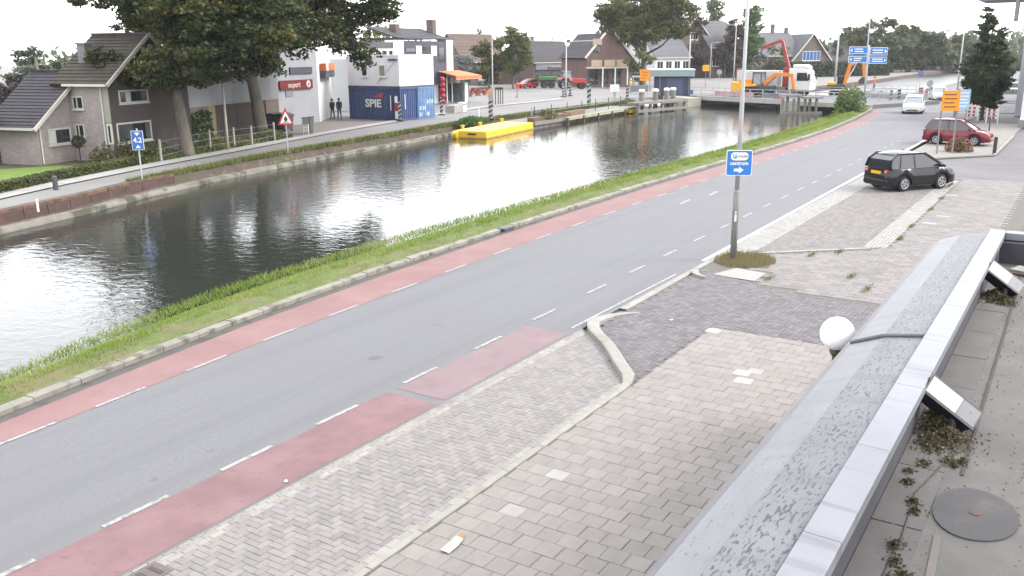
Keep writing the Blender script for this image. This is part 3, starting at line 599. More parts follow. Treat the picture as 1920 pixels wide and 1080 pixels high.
ivy = leafmat('ivy_leaf', (.03,.05,.015), (.045,.075,.02), (.07,.09,.03))
def leaves(name, n, samp, s, m, par=None, flat=.0):
    c = np.array([samp() for _ in range(n)]) if callable(samp) else samp
    nrm = lambda v: v/np.maximum(np.linalg.norm(v, axis=1, keepdims=True), 1e-6)
    a = nrm(rng.normal(size=(n,3))*np.array([1,1,1-flat])); b_ = nrm(np.cross(a, rng.normal(size=(n,3)))); q = s*rng.uniform(.6,1.3,(n,1))
    P = np.stack([c-a*q*.5, c+b_*q*.32, c+a*q*.5, c-b_*q*.32], 1).reshape(-1,3).astype(np.float32)
    me = bpy.data.meshes.new(name); me.vertices.add(4*n); me.vertices.foreach_set('co', P.ravel()); me.loops.add(4*n); me.loops.foreach_set('vertex_index', np.arange(4*n, dtype=np.int32))
    me.polygons.add(n); me.polygons.foreach_set('loop_start', np.arange(0, 4*n, 4, dtype=np.int32)); me.update(calc_edges=True); me.materials.append(m)
    o = bpy.data.objects.new(name, me); C.objects.link(o)
    if par: o.parent = par
    return o
def iv():
    while True:
        x, z = random.uniform(-.1,2.1), random.uniform(.3,2.3)
        if z < 2.2-.25*abs(x-1): return x, -.1-abs(random.gauss(0,.12)), z
iv_ = thing('ivy', 'dark ivy bush climbing the brick pier of the grey annex', 'plant', fC.p, R(18)); leaves('foliage', 900, iv, .22, ivy, iv_); MB().tube([(1,-.05,0),(1,-.05,1.4)],.04,6).build('stem', wooddark, iv_)
# ---- white shop with the red sign
fS = Fr(at(600,229), 9)
h = thing('white_shop', 'white rendered shop building with a red name sign facing the canal', 'building', fS.p, R(9))
MB().prism([(-6.1,.03),(0,.03),(6.4,3.03),(6.0,9),(-6.1,9)], 0, 6.7).build('wall', whitewall, h); MB().box(-6.1,-.02,-.003,.028,0,6.69).build('shaded_front', mat('shade_grey_render', (.3,.305,.33), .8, .06, .7, c3=(.26,.265,.28), c3scale=.8), h)  # tree shade on the canal front, painted as a grey coat over white
MB().prism([(-6.15,-.06),(.02,-.06),(6.5,2.95),(6.1,9.1),(-6.15,9.1)], 6.7, 6.85).build('roof_edge', white, h)
MB().box(-3.9,-.85,-.12,-.003,4.2,4.75).build('shutter_box', lead, h)
a0,a1,z0,z1 = PW(fS,521,150,583,167); sg = thing('shop_name_sign', 'long dark red sign with pale lettering and round emblem on the shop wall', 'sign', fS.w(0,0), R(9))
zc = (z0+z1)/2; hz_ = (z1-z0)/2
MB().xz([(a0+.15,z0),(a1,z0),(a1,z1),(a0+.15,z1),(a0,zc+hz_*.5),(a0,zc-hz_*.5)], -.2, -.004).build('board', mat('sign_red', (.15,.012,.015), .5, .05, 2), sg)
text('expert', .62, mat('sign_cream', (.55,.5,.46), .6), sg, face_m(((a0+a1)/2-.35,-.205,zc-.02),(1,0,0),(0,0,1)), bold=.006)
rg = MB(); rg.lathe([(.27,-.225),(.3,-.2),(.3,-.205)],(a1-.62,0,zc),20,'y'); rg.build('emblem', MATS['sign_cream'], sg); text('e', .5, MATS['sign_red'], sg, face_m((a1-.62,-.23,zc+.02),(1,0,0),(0,0,1)), 'emblem_letter', bold=.01)
MB().box(*PW(fS,535,170,549,181)[:2], -.06,-.004, *PW(fS,535,170,549,181)[2:]).build('notice_board', greypanel, h)
MB().tube([(-6.0,-.1,6),(-6.0,-.1,2.4)],.06,6).build('downpipe', white, h)
# orange band over the entrance beside the cabins, on the sunny face
fS2 = Fr(fS.w(0,0), 9+math.degrees(math.atan2(3,6.4)))
o2 = thing('orange_band_sign', 'orange fascia sign with white disc on the bright shop wall beside the cabins', 'sign', fS2.p, R(fS2.deg))
MB().box(1.3,6.2,-.5,-.004,3.75,4.35).build('lower_canopy', lead, o2); MB().box(1.3,6.2,-.55,-.06,4.37,5.0).build('band', mat('sign_orange', (.62,.14,.04), .5, .05, 2), o2); MB().lathe([(.36,-.62),(.4,-.56),(.4,-.55)],(2.0,0,4.68),18,'y').build('disc', white, o2)
text('e', .6, MATS['sign_orange'], o2, face_m((2.0,-.63,4.7),(1,0,0),(0,0,1)), 'emblem_letter', bold=.01)
# ---- wheeled bins and notice stand on the forecourt
binm = mat('bin_grey_blue', (.06,.065,.085), .5, .1, 2)
for i, (q, lb) in enumerate((((528,246),'large dark four wheeled waste bin left against the white shop wall'),((545,247),'large dark four wheeled waste bin right against the white shop wall'))):
    w_ = thing('waste_container', lb, 'bin', at(*q)+Vector((0,.6,0)), R(9), 'waste bins by the shop wall')
    MB().slab([(-.55,-.4,.2),(.55,-.4,.2),(.55,.4,.2),(-.55,.4,.2)], (0,0,.01)).add([(-.5,-.35,.15),(.5,-.35,.15),(.5,.35,.15),(-.5,.35,.15),(-.6,-.45,1.2),(.6,-.45,1.2),(.6,.45,1.2),(-.6,.45,1.2)], [(3,2,1,0),(4,5,6,7),(0,1,5,4),(1,2,6,5),(2,3,7,6),(3,0,4,7)]).build('body', binm, w_)
    MB().yz([(-.5,1.2),(.5,1.2),(.48,1.3),(0,1.42),(-.48,1.3)], -.65,.65).build('lid', black, w_)
    for sx in (-.45,.45):
        for sy in (-.3,.3): MB().lathe([(.09,-.03),(.09,.03)],(sx,sy,.09),10,'y').build('wheel', rubber, w_)
st = thing('notice_stand', 'low dark framed notice board on thin legs on the shop forecourt', 'sign', at(579,251), R(12))
MB().box(-.75,.75,-.03,.03,.75,1.2).build('panel', darksteel, st); MB().box(-.8,.8,-.05,.05,1.2,1.26).build('top_rail', wooddark, st)
for x in (-.75,.0,.72): MB().box(x-.025,x+.025,-.025,.025,0,1.25).build('leg', steel if x else white, st)
for z in (.28,.5): MB().bar((-.75,0,z),(-.02,0,z),.03).build('rail', steel, st)
MB().box(.12,.5,-.06,.12,0,1.15).build('bin', darksteel, st)
# ---- containers with site cabins stacked on them
contblue = mat('container_blue', (.045,.075,.19), .5, .12, 1.2, c3=(.06,.085,.19), c3scale=3); contlight = mat('container_light_blue', (.10,.21,.40), .5, .12, 1.5, c3=(.2,.26,.36), c3scale=2.5, c3lo=.55, c3hi=.7)
P0 = at(752,227)
def corr(b, p, q, z0, z1, n, dep, nrm):
    p, q = Vector(p), Vector(q); N = Vector(nrm); o = len(b.v); pts = []
    for i in range(n):
        for (t, dd) in ((.0,0),(.3,0),(.42,1),(.85,1),(.97,0)): pts.append(p.lerp(q,(i+t)/n)+N*dep*-dd)
    pts.append(q)
    for a in pts: b.v += [(a.x,a.y,z0),(a.x,a.y,z1)]
    for i in range(len(pts)-1): k = o+2*i; b.f.append((k,k+2,k+3,k+1))
def container(loc, lab, m, doors, L_=6.06, W_=2.44, H_=2.85):
    c = thing('shipping_container', lab, 'container', loc, 0, 'shipping containers')
    b = MB(); corr(b,(.05,L_,0),(.05,0,0),.15,H_-.1,22,.05,(-1,0,0)); corr(b,(W_-.05,0,0),(W_-.05,L_,0),.15,H_-.1,22,.05,(1,0,0))
    if not doors: corr(b,(0,.05,0),(W_,.05,0),.15,H_-.1,8,.06,(0,-1,0))
    b.build('side_sheet', m, c, recalc=False)
    for x in (0,W_-.1):
        for y in (0,L_-.1): MB().box(x,x+.1,y,y+.1,.155,H_-.125).build('corner_post', m, c)
    for z in (0.02,H_-.12):
        b = MB(); b.box(-.01,.09,-.01,L_+.01,z,z+.13); b.box(W_-.09,W_+.01,-.01,L_+.01,z,z+.13); b.box(.09,W_-.09,-.012,.1,z,z+.13); b.box(.09,W_-.09,L_-.1,L_,z,z+.13); b.build('frame_rail', m, c)
    MB().box(.06,W_-.06,.08,L_-.08,H_-.09,H_-.03).build('top', m, c); MB().box(.06,W_-.06,.12,L_-.1,.1,.15).build('floor', m, c)
    if doors:
        for k in (0,1):
            x0 = .1+k*(W_/2-.1); x1 = x0+W_/2-.12
            d_ = MB().box(x0,x1,.03,.09,.17,H_-.14).build('door', m, c)
            for z in (.25,.8,1.35,1.9,2.4):
                for xx in (0,1): MB().box(x0+.08+xx*(x1-x0)*.48, x0+(x1-x0)*(.42+xx*.5), .005,.03,z,z+.34).build('door_panel', mat('container_pale', (.42,.5,.6), .5, .15, 2) if (z in (.25,.8,1.35)) and random.random() < .5 else m, d_)
            for xx in (.3,.72): MB().tube([(x0+(x1-x0)*xx,-.02,.1),(x0+(x1-x0)*xx,-.02,H_-.1)],.022,6).build('lock_rod', steel, d_)
    return c
c1 = container((P0.x,P0.y,0), 'dark blue container with white lettering on its long side', contblue, False)
c2 = container((P0.x+2.5,P0.y-.02,0), 'light blue container showing its panelled double doors', contlight, True)
text('SPIE', .95, white, c1, face_m((-.075,3.1,1.45),(0,-1,0),(0,0,1)), bold=.03, depth=.02, squeeze=1.15)
MB().add([(-.07,3.0,2.0),(-.07,1.95,2.0),(-.07,1.9,2.38),(-.07,2.3,2.38)], [(0,1,2,3)]).build('emblem', mat('emblem_red', (.5,.05,.09), .5), c1, recalc=False)
MB().add([(-.068,3.6,2.05),(-.068,2.75,2.05),(-.068,2.6,2.2)], [(0,1,2)]).build('emblem_shade', mat('emblem_purple', (.12,.05,.16), .5), c1, recalc=False)
MB().box(.55,.62,-.07,-.06,1.0,2.3).build('stripe', white, c1); MB().box(-.08,-.07,1.0,1.1,.9,2.2).build('marking', white, c1)
def cabin(loc, lab, W_=2.44, L_=6.06):
    c = thing('site_cabin', lab, 'cabin', loc, 0, 'stacked site cabins'); Hc = 2.85
    pm = mat('cabin_grey', (.74,.75,.78), .6, .04, .7, stretch=(1,1,.15)); MB().box(.02,W_-.02,.02,L_-.02,.08,Hc-.1).build('wall', pm, c)
    for x in (0,W_-.12):
        for y in (0,L_-.12): MB().box(x,x+.12,y,y+.12,.14,Hc-.16).build('corner_post', white, c)
    for z in (0,Hc-.16):
        b = MB(); b.box(-.01,W_+.01,-.01,.13,z,z+.15); b.box(-.01,W_+.01,L_-.13,L_+.01,z,z+.15); b.box(-.012,.13,.13,L_-.13,z,z+.15); b.box(W_-.13,W_+.012,.13,L_-.13,z,z+.15); b.build('frame_rail', pm if z else lead, c)
    MB().box(.16,W_-.16,-.004,.015,.2,Hc-.2).build('end_panel', whitepanel, c)
    MB().box(.05,W_-.05,.1,L_-.1,Hc-.08,Hc-.02).build('roof', pm, c)
    for x in (.35,W_-.6): MB().box(x,x+.25,-.012,-.006,Hc-.35,Hc-.3).build('vent', lead, c)
    return c
for i, lb in enumerate(('grey site cabin with two small windows standing on the dark blue container','site cabin with plain white end standing on the light blue container')):
    c = cabin((P0.x+i*2.5,P0.y+(0 if i == 0 else .02),2.86), lb)
    if i == 0:
        window(c, 1.55,2.35,.95,2.0, plane='l', fm=white, gm=mat('blind', (.28,.26,.21), .8, .1, 9)); window(c, 3.65,4.4,.95,2.0, plane='l', fm=white)
        MB().box(-.1,-.02,.2,1.2,2.35,2.5).build('awning_rail', lead, c); MB().bar((-.02,.55,2.2),(-.02,2.6,.35),.02).build('cable', lead, c)
# ---- shop behind the cabins
fE = Fr(at(850,191), 8)
h = thing('awning_shop', 'shop with white pillars, slate upper front and orange awning behind the cabins', 'building', fE.p, R(8))
MB().box(-20,-.0,.3,9,0,5.9).build('wall', whitewall, h)
a0,a1,z0,z1 = PW(fE,640,92,737,107); MB().box(a0-4,a1,-.02,.29,z0-.15,z1+.1).build('window_band', white, h)
for (u0_, u1_) in ((664,673),(676,686),(689,699),(703,713),(715,725),(728,736)):
    q = PW(fE,u0_,94,u1_,104); window(h, *q, off=-.02, fm=white, fw=.06, sill=False)
z2 = fE.onb(700,79)[1]; MB().box(a0-4,a1-.05,-.12,.6,z1+.1,z2).build('slate_band', tile_slate, h)
a2 = fE.onb(756,90)[0]; a3 = fE.onb(836,90)[0]; MB().box(a1,a2,-.06,1,3,z2+.25).build('pillar', white, h)
MB().box(a2,a3,.0,.29,2.2,7.15).build('slate_front', mat('slate_cladding', (.06,.06,.085), .6, .2, 2), h)
for (u0_, u1_) in ((780,790),(808,818)): q = PW(fE,u0_,86,u1_,104); MB().box(q[0],q[1],-.05,.28,q[2],q[3]).build('pillar', white, h)
q = PW(fE,760,88,780,98); window(h, *q, fm=lead, gm=glassl, sill=False); q = PW(fE,791,86,807,98); window(h, *q, fm=lead, gm=glass, sill=False); q = PW(fE,822,88,834,118); window(h, *q, fm=lead, gm=glass, rows=(.5,), sill=False)
MB().box(a3,.0,-.1,1.2,0,7.35).build('corner_pillar', white, h)
MB().box(a2-.3,0.2,-.2,9,7.36,7.5).build('roof_edge', lead, h)
roofE = slope(h, (a2-.6,.4,7.45),(.3,.4,7.45),(a2-.6,4.5,8.7),(.3,4.5,8.7), tile_grey, 7)
for ax, zz in ((fE.onb(778,60)[0],9.0),(-.3,9.7)): cz = MB().box(ax-.45,ax+.45,2.2,3.1,7.7,zz).build('chimney', brick_brown, roofE); 
MB().box(-.5,.9,-1.7,4,0,2.3).build('entrance_block', glassl, h); 
for x in (-2.6,-1.3): MB().box(x,x+.12,-.6,-.48,0,3.0).build('post', white, h)
MB().box(-.35,.35,-1.85,-1.72,0,2.35).build('column', white, h); MB().box(-3.2,-.5,-.35,.25,.2,3.0).build('shop_window', glass, h)
aw = thing('awning', 'orange rounded awning jutting from the shop corner above the flowers', 'awning', fE.p, R(8))
MB().add([(-4,-2.6,2.75),(2.1,-2.9,2.75),(2.1,-2.9,3.15),(-4,-2.6,3.2),(-4,-.2,3.75),(1.2,-.2,3.75),(2.5,4,2.75),(2.5,4,3.1),(1.2,3,3.7)], [(0,1,2,3),(3,2,5,4),(1,6,7,2),(2,7,8,5)]).build('canvas', mat('awning_orange', (.58,.17,.06), .8, .06, 3), aw, recalc=False)
MB().bar((-4,-2.58,2.78),(2.1,-2.88,2.78),.05).build('front_bar', steel, aw)
# goods in front: stacked boxes and round flower tubs
dm = mat('display_orange', (.5,.2,.06), .7, .3, 6); rp = mat('flower_red', (.5,.10,.09), .8, .3, 9)
for i, (q, s, lb) in enumerate((((840,183),.55,'leftmost round tub of red flowers before the awning shop'),((853,184),.45,'second round tub of red flowers from the shop corner'),((866,185),.5,'third round tub of red flowers from the shop corner'),((872,179),.55,'tub of red flowers behind the others near the boxes'),((881,181),.55,'tub of red flowers in the middle of the row'),((896,179),.6,'largest tub of red flowers toward the end of the row'),((909,178),.5,'last tub of red flowers at the pole end of the row'))):
    t = thing('flower_tub', lb, 'flowers', at(*q), 0, 'tubs of red flowers'); MB().lathe([(s*.6,0),(s*.75,.35),(s*.7,.38)],n=12).build('tub', whitepav, t)
    def fl(s=s): 
        d_ = Vector((random.gauss(0,1),random.gauss(0,1),abs(random.gauss(0,1)))).normalized()*s*random.uniform(.7,1); return d_.x, d_.y, .35+d_.z*.9
    leaves('blossom', 220, fl, .24, rp, t)
sh = thing('display_rack', 'tall rack stacked with orange goods beside the shop entrance', 'rack', at(857,180), R(8)); MB().box(-.5,.5,-.3,.3,0,.9).build('crate', woodtan, sh); MB().box(-.45,.45,-.28,.28,.92,1.9).build('goods', dm, sh); MB().box(-.5,.5,-.3,.3,1.95,3.2).build('panel', brick_brown, sh)
wr = thing('red_goods_column', 'narrow column of stacked red goods beside the light blue container', 'rack', at(830,196), R(8))
for k in range(5): MB().sphere((.05*(k%2),0,.35+k*.62),.36,10,6).build('bundle', mat('bundle_red', (.32,.02,.04), .6, .3, 5), wr, smooth=True)
# ================================================================ OWN ROOF UNDER THE CAMERA
zincL = mat('weathered_zinc', (.145,.15,.163), .55, .12, 2.5, .15, 50, metal=.15, c3=(.052,.052,.06), c3scale=26, c3lo=.55, c3hi=.6, stretch=(.55,1.6,1), streak=(.115,.117,.125), sscale=(11,.35,.5), slo=.5, shi=.75)
zinc2 = mat('pale_zinc', (.175,.182,.193), .5, .1, 2, .1, 50, metal=.15, c3=(.1,.103,.108), c3scale=26, c3lo=.62, c3hi=.68, stretch=(.55,1.6,1), streak=(.14,.143,.15), sscale=(11,.35,.5), slo=.5, shi=.75)
copm = mat('coping_metal', (.19,.197,.222), .45, .06, 2.5, .05, 50, island=.05, c3=(.17,.178,.205), c3scale=5, c3lo=.55, c3hi=.75, streak=(.125,.128,.14), sscale=(9,.8,.8), slo=.56, shi=.74)
memb = mat('roof_membrane', (.128,.123,.116), .95, .14, 2.2, .5, 110, col2=(.1,.096,.094), c2scale=.9, c2lo=.45, c2hi=.65, c3=(.16,.156,.14), c3scale=60, c3lo=.64, c3hi=.72)
sb = thing('flat_roof_shop', 'flat roofed shop with pale metal coping and grey sloped fascia in the foreground', 'building')
MB().box(-4,15.3,-6,.9,2.55,2.75).build('roof_deck', memb, sb)
MB().box(-4,15.2,.93,1.08,0,3.1).build('front_wall', mat('parapet_dark', (.055,.05,.062), .8, .15, 2), sb)
MB().box(15.12,15.5,-6,.92,2.0,3.08).build('end_parapet', MATS['parapet_dark'], sb)
for i in range(16):
    x0 = 4.83-1.413*4+i*1.413; x1 = min(x0+1.407, 15.5)
    if x0 < 15.4: MB().add([(x0,.88,3.1),(x1,.88,3.1),(x1,.88,3.19),(x0,.88,3.19),(x0,.89,3.2),(x1,.89,3.2),(x1,1.095,3.205),(x0,1.095,3.205),(x0,1.095,3.12),(x1,1.095,3.12)], [(0,1,2,3),(3,2,5,4),(4,5,6,7),(7,6,9,8),(0,3,4,7,8),(1,9,6,5,2)]).build('coping', copm, sb)
for i in range(4):
    y1 = .87-i*1.413; MB().box(15.26,15.5,y1-1.407,y1,3.1,3.203).build('coping', copm, sb)
cuts = [-4, 4.0, 9.25, 15.35]
for i in range(3):
    x0, x1 = cuts[i]+.0, cuts[i+1]-.004
    MB().slab([(x0,1.11,3.165),(x1,1.11,3.165),(x1,1.485,3.105),(x0,1.485,3.105)], (0,0,-.03)).build('upper_fascia_panel', zincL, sb)
    MB().slab([(x0,1.487,3.098),(x1,1.487,3.098),(x1,1.775,2.985),(x0,1.775,2.985)], (0,0,-.03)).build('lower_fascia_panel', zinc2, sb)
    MB().slab([(x0,1.778,2.978),(x1,1.778,2.978),(x1,1.85,2.93),(x0,1.85,2.93)], (0,0,-.03)).build('drip_edge', mat('drip_metal', (.15,.145,.16), .5, .1, 3), sb)
MB().box(-4,15.3,1.2,1.82,2.6,2.93).build('soffit_box', MATS['drip_metal'], sb); 
MB().tube([(9.25,1.11,3.175),(9.25,1.485,3.115),(9.25,1.79,2.99)],.022,8).build('seam_bead', mat('seam_grey', (.1,.1,.11), .5), sb)
MB().bar((-4,1.102,3.17),(15.4,1.102,3.17),.012,.03).build('gap_line', black, sb)
# flashing strip, seams and the round patch on the membrane
flm = mat('flashing_felt', (.112,.108,.105), .95, .12, 3, .4, 90)
for i, x0 in enumerate(np.arange(3.0, 15.0, 1.02)): MB().box(x0,x0+1.005,.6,.925,2.75,2.757+.002*(i%2)).build('felt_strip', flm, sb)
seamm = mat('felt_seam', (.06,.055,.05), .95, .2, 5); MB().bar((7.1,.475,2.757),(15.1,.56,2.757),.02,.012).build('seam', seamm, sb)
pts = [(5.2,.72,2.758),(5.9,.7,2.758),(6.6,.73,2.758),(7.0,.66,2.758),(7.4,.6,2.758),(7.7,.5,2.758)]
MB().tube(pts,.009,5).build('crack_seam', seamm, sb); MB().bar((4.2,.40,2.754),(6.05,.50,2.754),.05,.008).build('felt_ridge', mat('felt_ridge', (.14,.125,.12), .95, .1, 4), sb)
pt = [(6.5+.40*math.cos(t)*(1+.02*math.sin(3*t)), .325+.275*math.sin(t)*(1+.02*math.cos(2*t))) for t in np.arange(0, 6.28, .18)]
MB().prism(pt, 2.748, 2.762).build('round_patch', mat('bitumen_patch', (.07,.067,.07), .9, .12, 3, .35, 90, c3=(.105,.09,.085), c3scale=3), sb)
MB().lathe([(.035,2.76),(.04,2.766),(.02,2.768)],(6.5,.325,0),12).build('outlet', rust, sb)
mossm = leafmat('moss_frond', (.05,.05,.02), (.07,.06,.035), (.12,.10,.06))
def mossat(lst):
    def f():
        q = random.choice(lst); r = abs(random.gauss(0,q[2])); t = random.uniform(0,6.28); return q[0]+r*math.cos(t)*1.2, q[1]+r*math.sin(t)*.8, 2.76+random.random()*.1*q[2]/.1*math.exp(-r/q[2])
    return f
mz = [(7.95,.74,.13),(7.75,.66,.13),(8.2,.8,.1),(7.6,.75,.09),(12.9,.76,.14),(12.7,.66,.1)]
o = leaves('roof_moss', 5200, mossat(mz), .035, mossm); struct(o, 'stuff'); o['label'] = 'dark moss clumps round the floodlight feet on the roof'
mz2 = [(7.3,.6,.05),(7.15,.75,.04),(6.75,.8,.035),(6.45,.72,.035),(6.3,.68,.04),(5.75,.72,.045),(5.55,.68,.035),(5.4,.62,.05),(7.35,.5,.04),(7.25,.55,.02),(6.95,.83,.03)]
o = leaves('roof_debris', 1100, mossat(mz2), .03, mossm); struct(o, 'stuff'); o['label'] = 'small moss crumbs and leaf litter scattered on the flat roof'
b = MB()
for i in range(500):
    x, y = random.uniform(4.5,14), random.choice((random.uniform(.0,.55),random.uniform(.55,.85))); s = random.uniform(.004,.011); b.add([(x-s,y-s,2.752),(x+s,y-s,2.752),(x+s,y+s,2.752),(x-s,y+s,2.752),(x,y,2.752+s)], [(0,1,4),(1,2,4),(2,3,4),(3,0,4)])
o = b.build('roof_grit', mat('grit', (.12,.11,.09), .9, .5, 200), recalc=False); struct(o, 'stuff'); o['label'] = 'loose grit on the roof felt'
def flood(loc, lab, sc):
    t = thing('floodlight', lab, 'floodlight', loc, 0, 'floodlights on the roof edge'); t.scale = (sc,)*3
    ax = Vector((.16,-.74,-.55)).normalized(); wd = Vector((.84,.54,.1)).normalized(); nz = Vector((-.62,-.05,.78)); nz = (nz-ax*nz.dot(ax)).normalized(); wd = nz.cross(ax).normalized()
    if nz.z < 0: nz = -nz
    c = Vector((0,.02,.26))
    def bx(a0,a1,b0,b1,c0,c1): return MB().slab([c+ax*a0+wd*b0+nz*c0, c+ax*a1+wd*b0+nz*c0, c+ax*a1+wd*b1+nz*c0, c+ax*a0+wd*b1+nz*c0], nz*(c1-c0))
    bx(-.25,.25,-.09,.09,-.17,.0).build('housing', mat('lamp_housing', (.03,.03,.04), .5, .1, 3), t, bevel=.01)
    fr_ = bx(-.255,.255,-.1,.1,.0,.018).build('rim', mat('lamp_rim', (.07,.07,.075), .4), t)
    bx(-.24,.06,-.08,.08,.018,.022).build('glass', mat('lamp_glass', (.3,.31,.29), .3, .05, 4), fr_); bx(.065,.24,-.08,.08,.018,.021).build('reflector', mat('lamp_reflector', (.2,.2,.21), .4), fr_)
    MB().tube([(.0,.0,.0),(.02,.0,.2)],.03,8).build('post', darksteel, t); MB().lathe([(.035,-.1),(.035,-.08),(.02,-.075)],tuple(c+ax*.1+nz*-.06),12,'y').build('pivot', darksteel, t); MB().box(-.08,.08,-.06,.06,0,.015).build('foot', darksteel, t)
    return t
flood((7.95,.66,2.757), 'nearer floodlight with its pale glass turned up, on the roof parapet', 1.0)
flood((13.0,.66,2.757), 'farther floodlight near the corner of the roof coping', 1.0)
pk = thing('broken_board', 'flaking weathered board lying by the end parapet of the roof', 'board', (14.5,.35,2.757), R(-20)); MB().box(-.2,.2,-.5,.35,.0,.03).build('underside', rust, pk); MB().box(-.12,.22,-.5,.36,.032,.06).build('top_layer', mat('flaky_paint', (.26,.25,.22), .9, .35, 9, .5, 30), pk)
ev = thing('eave_gutter', 'pale grey eave gutter with a hanging bracket in the top right corner', 'gutter', (8.0,0,6.26)); MB().box(0,.6,-4,.86,0,.25).build('board', mat('eave_grey', (.45,.44,.52), .7, .08, 3), ev); MB().box(0,.1,.575,.6,-.16,-.002).build('bracket', mat('bracket_grey', (.2,.2,.19), .8), ev); MB().box(.2,.4,-4.3,-4.0,-4,.2).build('support', greypanel, ev)
# globe lamp
g = thing('globe_lamp', 'white globe lamp on a dark post beside the roof fascia', 'lamp', (10.66,2.22,0)); MB().sphere((0,0,2.63),.2,32,20).build('globe', mat('opal_globe', (.9,.9,.89), .35, .0, 2, spec=.4), g, smooth=True)
MB().tube([(0,0,0),(0,0,2.38)],.038,10).build('post', darksteel, g); MB().lathe([(.05,2.36),(.075,2.4),(.075,2.45),(.06,2.46)],n=14).build('collar', mat('bronze', (.12,.1,.07), .5), g)
# ================================================================ POSTS AND SIGNS
signblue = mat('sign_blue', (.025,.19,.55), .45, .04, 2); signwhite = mat('sign_white', (.75,.76,.76), .5, .02, 2); signback = mat('sign_back', (.3,.31,.32), .6, .1, 3)
postm = mat('post_grey', (.23,.22,.205), .8, .18, 3, .2, 40, c3=(.15,.15,.13), c3scale=4, stretch=(3,3,.6)); posts = mat('post_light', (.4,.41,.41), .6, .08, 2)
sp = thing('tall_post', 'tall grey lamp post rising out of the picture from a patch of dry grass', 'post', (24.9,8.28,0), R(20))
MB().tube([(0,0,-.1),(0,0,2.0),(0,0,2.05)],[.1,.088,.068],12).build('lower_shaft', postm, sp, smooth=True); MB().tube([(0,0,2.04),(0,0,4.6),(0,0,4.7),(0,0,9)],[.066,.062,.05,.045],12).build('upper_shaft', posts, sp, smooth=True)
MB().bar((0,0,8.9),(0,1.6,9.1),.06).build('arm', posts, sp); MB().box(-.12,.12,1.3,2.0,9.05,9.2).build('luminaire', steel, sp)
MB().box(-.096,-.09,-.03,.03,1.15,1.35).build('sticker', signwhite, sp); MB().box(-.095,-.089,-.025,.025,1.38,1.44).build('sticker', signwhite, sp)
fsn = Fr((24.9,8.28), 20-90+8)             # a = to the right as seen by the camera, -b towards it
sg = thing('parking_route_sign', 'square blue parking route sign with white oval and arrow on the tall post', 'sign', (24.9,8.28,0), R(fsn.deg))
def rrect(w, h_, r, n=5):
    out = []
    for cx, cz_, a in ((w-r,h_-r,0),(-w+r,h_-r,90),(-w+r,-h_+r,180),(w-r,-h_+r,270)):
        out += [(cx+r*math.cos(R(a+90*i/n)), cz_+r*math.sin(R(a+90*i/n))) for i in range(n+1)]
    return out
zc = 2.83
def plate(par, pts_, y0, y1, m, nm, zc=zc): return MB().xz([(p_[0], p_[1]+zc) for p_ in pts_], y0, y1).build(nm, m, par)
plate(sg, rrect(.36,.36,.06), -.115, -.09, signwhite, 'panel'); plate(sg, rrect(.34,.34,.05), -.119, -.1151, signblue, 'field')
el = rrect(.245,.115,.10); plate(sg, [(p_[0],p_[1]+.185) for p_ in rrect(.255,.125,.11)], -.1215, -.1191, black, 'oval_border'); plate(sg, [(p_[0],p_[1]+.185) for p_ in el], -.124, -.1216, signwhite, 'oval')
MB().xz([(-.18,zc+.125),(-.08,zc+.125),(-.08,zc+.245),(-.18,zc+.245)],-.126,-.1241).build('letter_box', signblue, sg); text('P', .13, signwhite, sg, face_m((-.13,-.1265,zc+.186),(1,0,0),(0,0,1)), depth=.001, bold=.003)
text('-route', .115, black, sg, face_m((.075,-.1245,zc+.19),(1,0,0),(0,0,1)), depth=.001, bold=.002); text('centrum', .15, signwhite, sg, face_m((0,-.1195,zc-.01),(1,0,0),(0,0,1)), depth=.001, bold=.004)
MB().xz([(-.14,zc-.24),(0,zc-.24),(0,zc-.3),(.13,zc-.2),(0,zc-.1),(0,zc-.16),(-.14,zc-.16)], -.1215,-.1191).build('arrow', signwhite, sg)
MB().box(-.12,.12,-.089,-.05,zc+.2,zc+.25).build('bracket', steel, sg)
s4 = thing('clearance_sign', 'small blue clearance sign reading 4.2 on a thin post by the far road', 'sign', at(267,340), R(-48)); MB().tube([(0,0,0),(0,0,2.5)],.035,8).build('post', posts, s4)
zc = 1.95; MB().box(-.27,.27,-.07,-.045,zc-.45,zc+.45).build('panel', signwhite, s4); MB().box(-.25,.25,-.073,-.0701,zc-.43,zc+.43).build('field', mat('sign_blue_dark', (.03,.12,.36), .5), s4)
text('4.2', .32, signwhite, s4, face_m((0,-.075,zc),(1,0,0),(0,0,1)), depth=.001, bold=.008); MB().xz([(-.12,zc+.36),(.12,zc+.36),(0,zc+.2)],-.0755,-.0735).build('upper_mark', signwhite, s4); MB().xz([(-.12,zc-.36),(.12,zc-.36),(0,zc-.2)],-.0755,-.0735).build('lower_mark', signwhite, s4)
wn = thing('warning_sign', 'triangular red bordered warning sign on a thin post by the far bank', 'sign', at(540,287), R(-42)); MB().tube([(0,0,0),(0,0,2.9)],.03,8).build('post', posts, wn)
sr = mat('sign_bright_red', (.45,.03,.03), .5, .04, 2); zc = 2.1
MB().xz([(-.48,zc-.4),(.48,zc-.4),(0,zc+.62)],-.06,-.035).build('border', sr, wn); MB().xz([(-.33,zc-.3),(.33,zc-.3),(0,zc+.4)],-.065,-.0605).build('field', signwhite, wn); MB().xz([(-.06,zc-.2),(.06,zc-.2),(.12,zc-.05),(0,zc+.15),(-.12,zc-.05)],-.068,-.0655).build('symbol', black, wn); MB().xz([(-.2,zc-.26),(.2,zc-.26),(.2,zc-.22),(-.2,zc-.22)],-.068,-.0655).build('symbol_bar', black, wn)
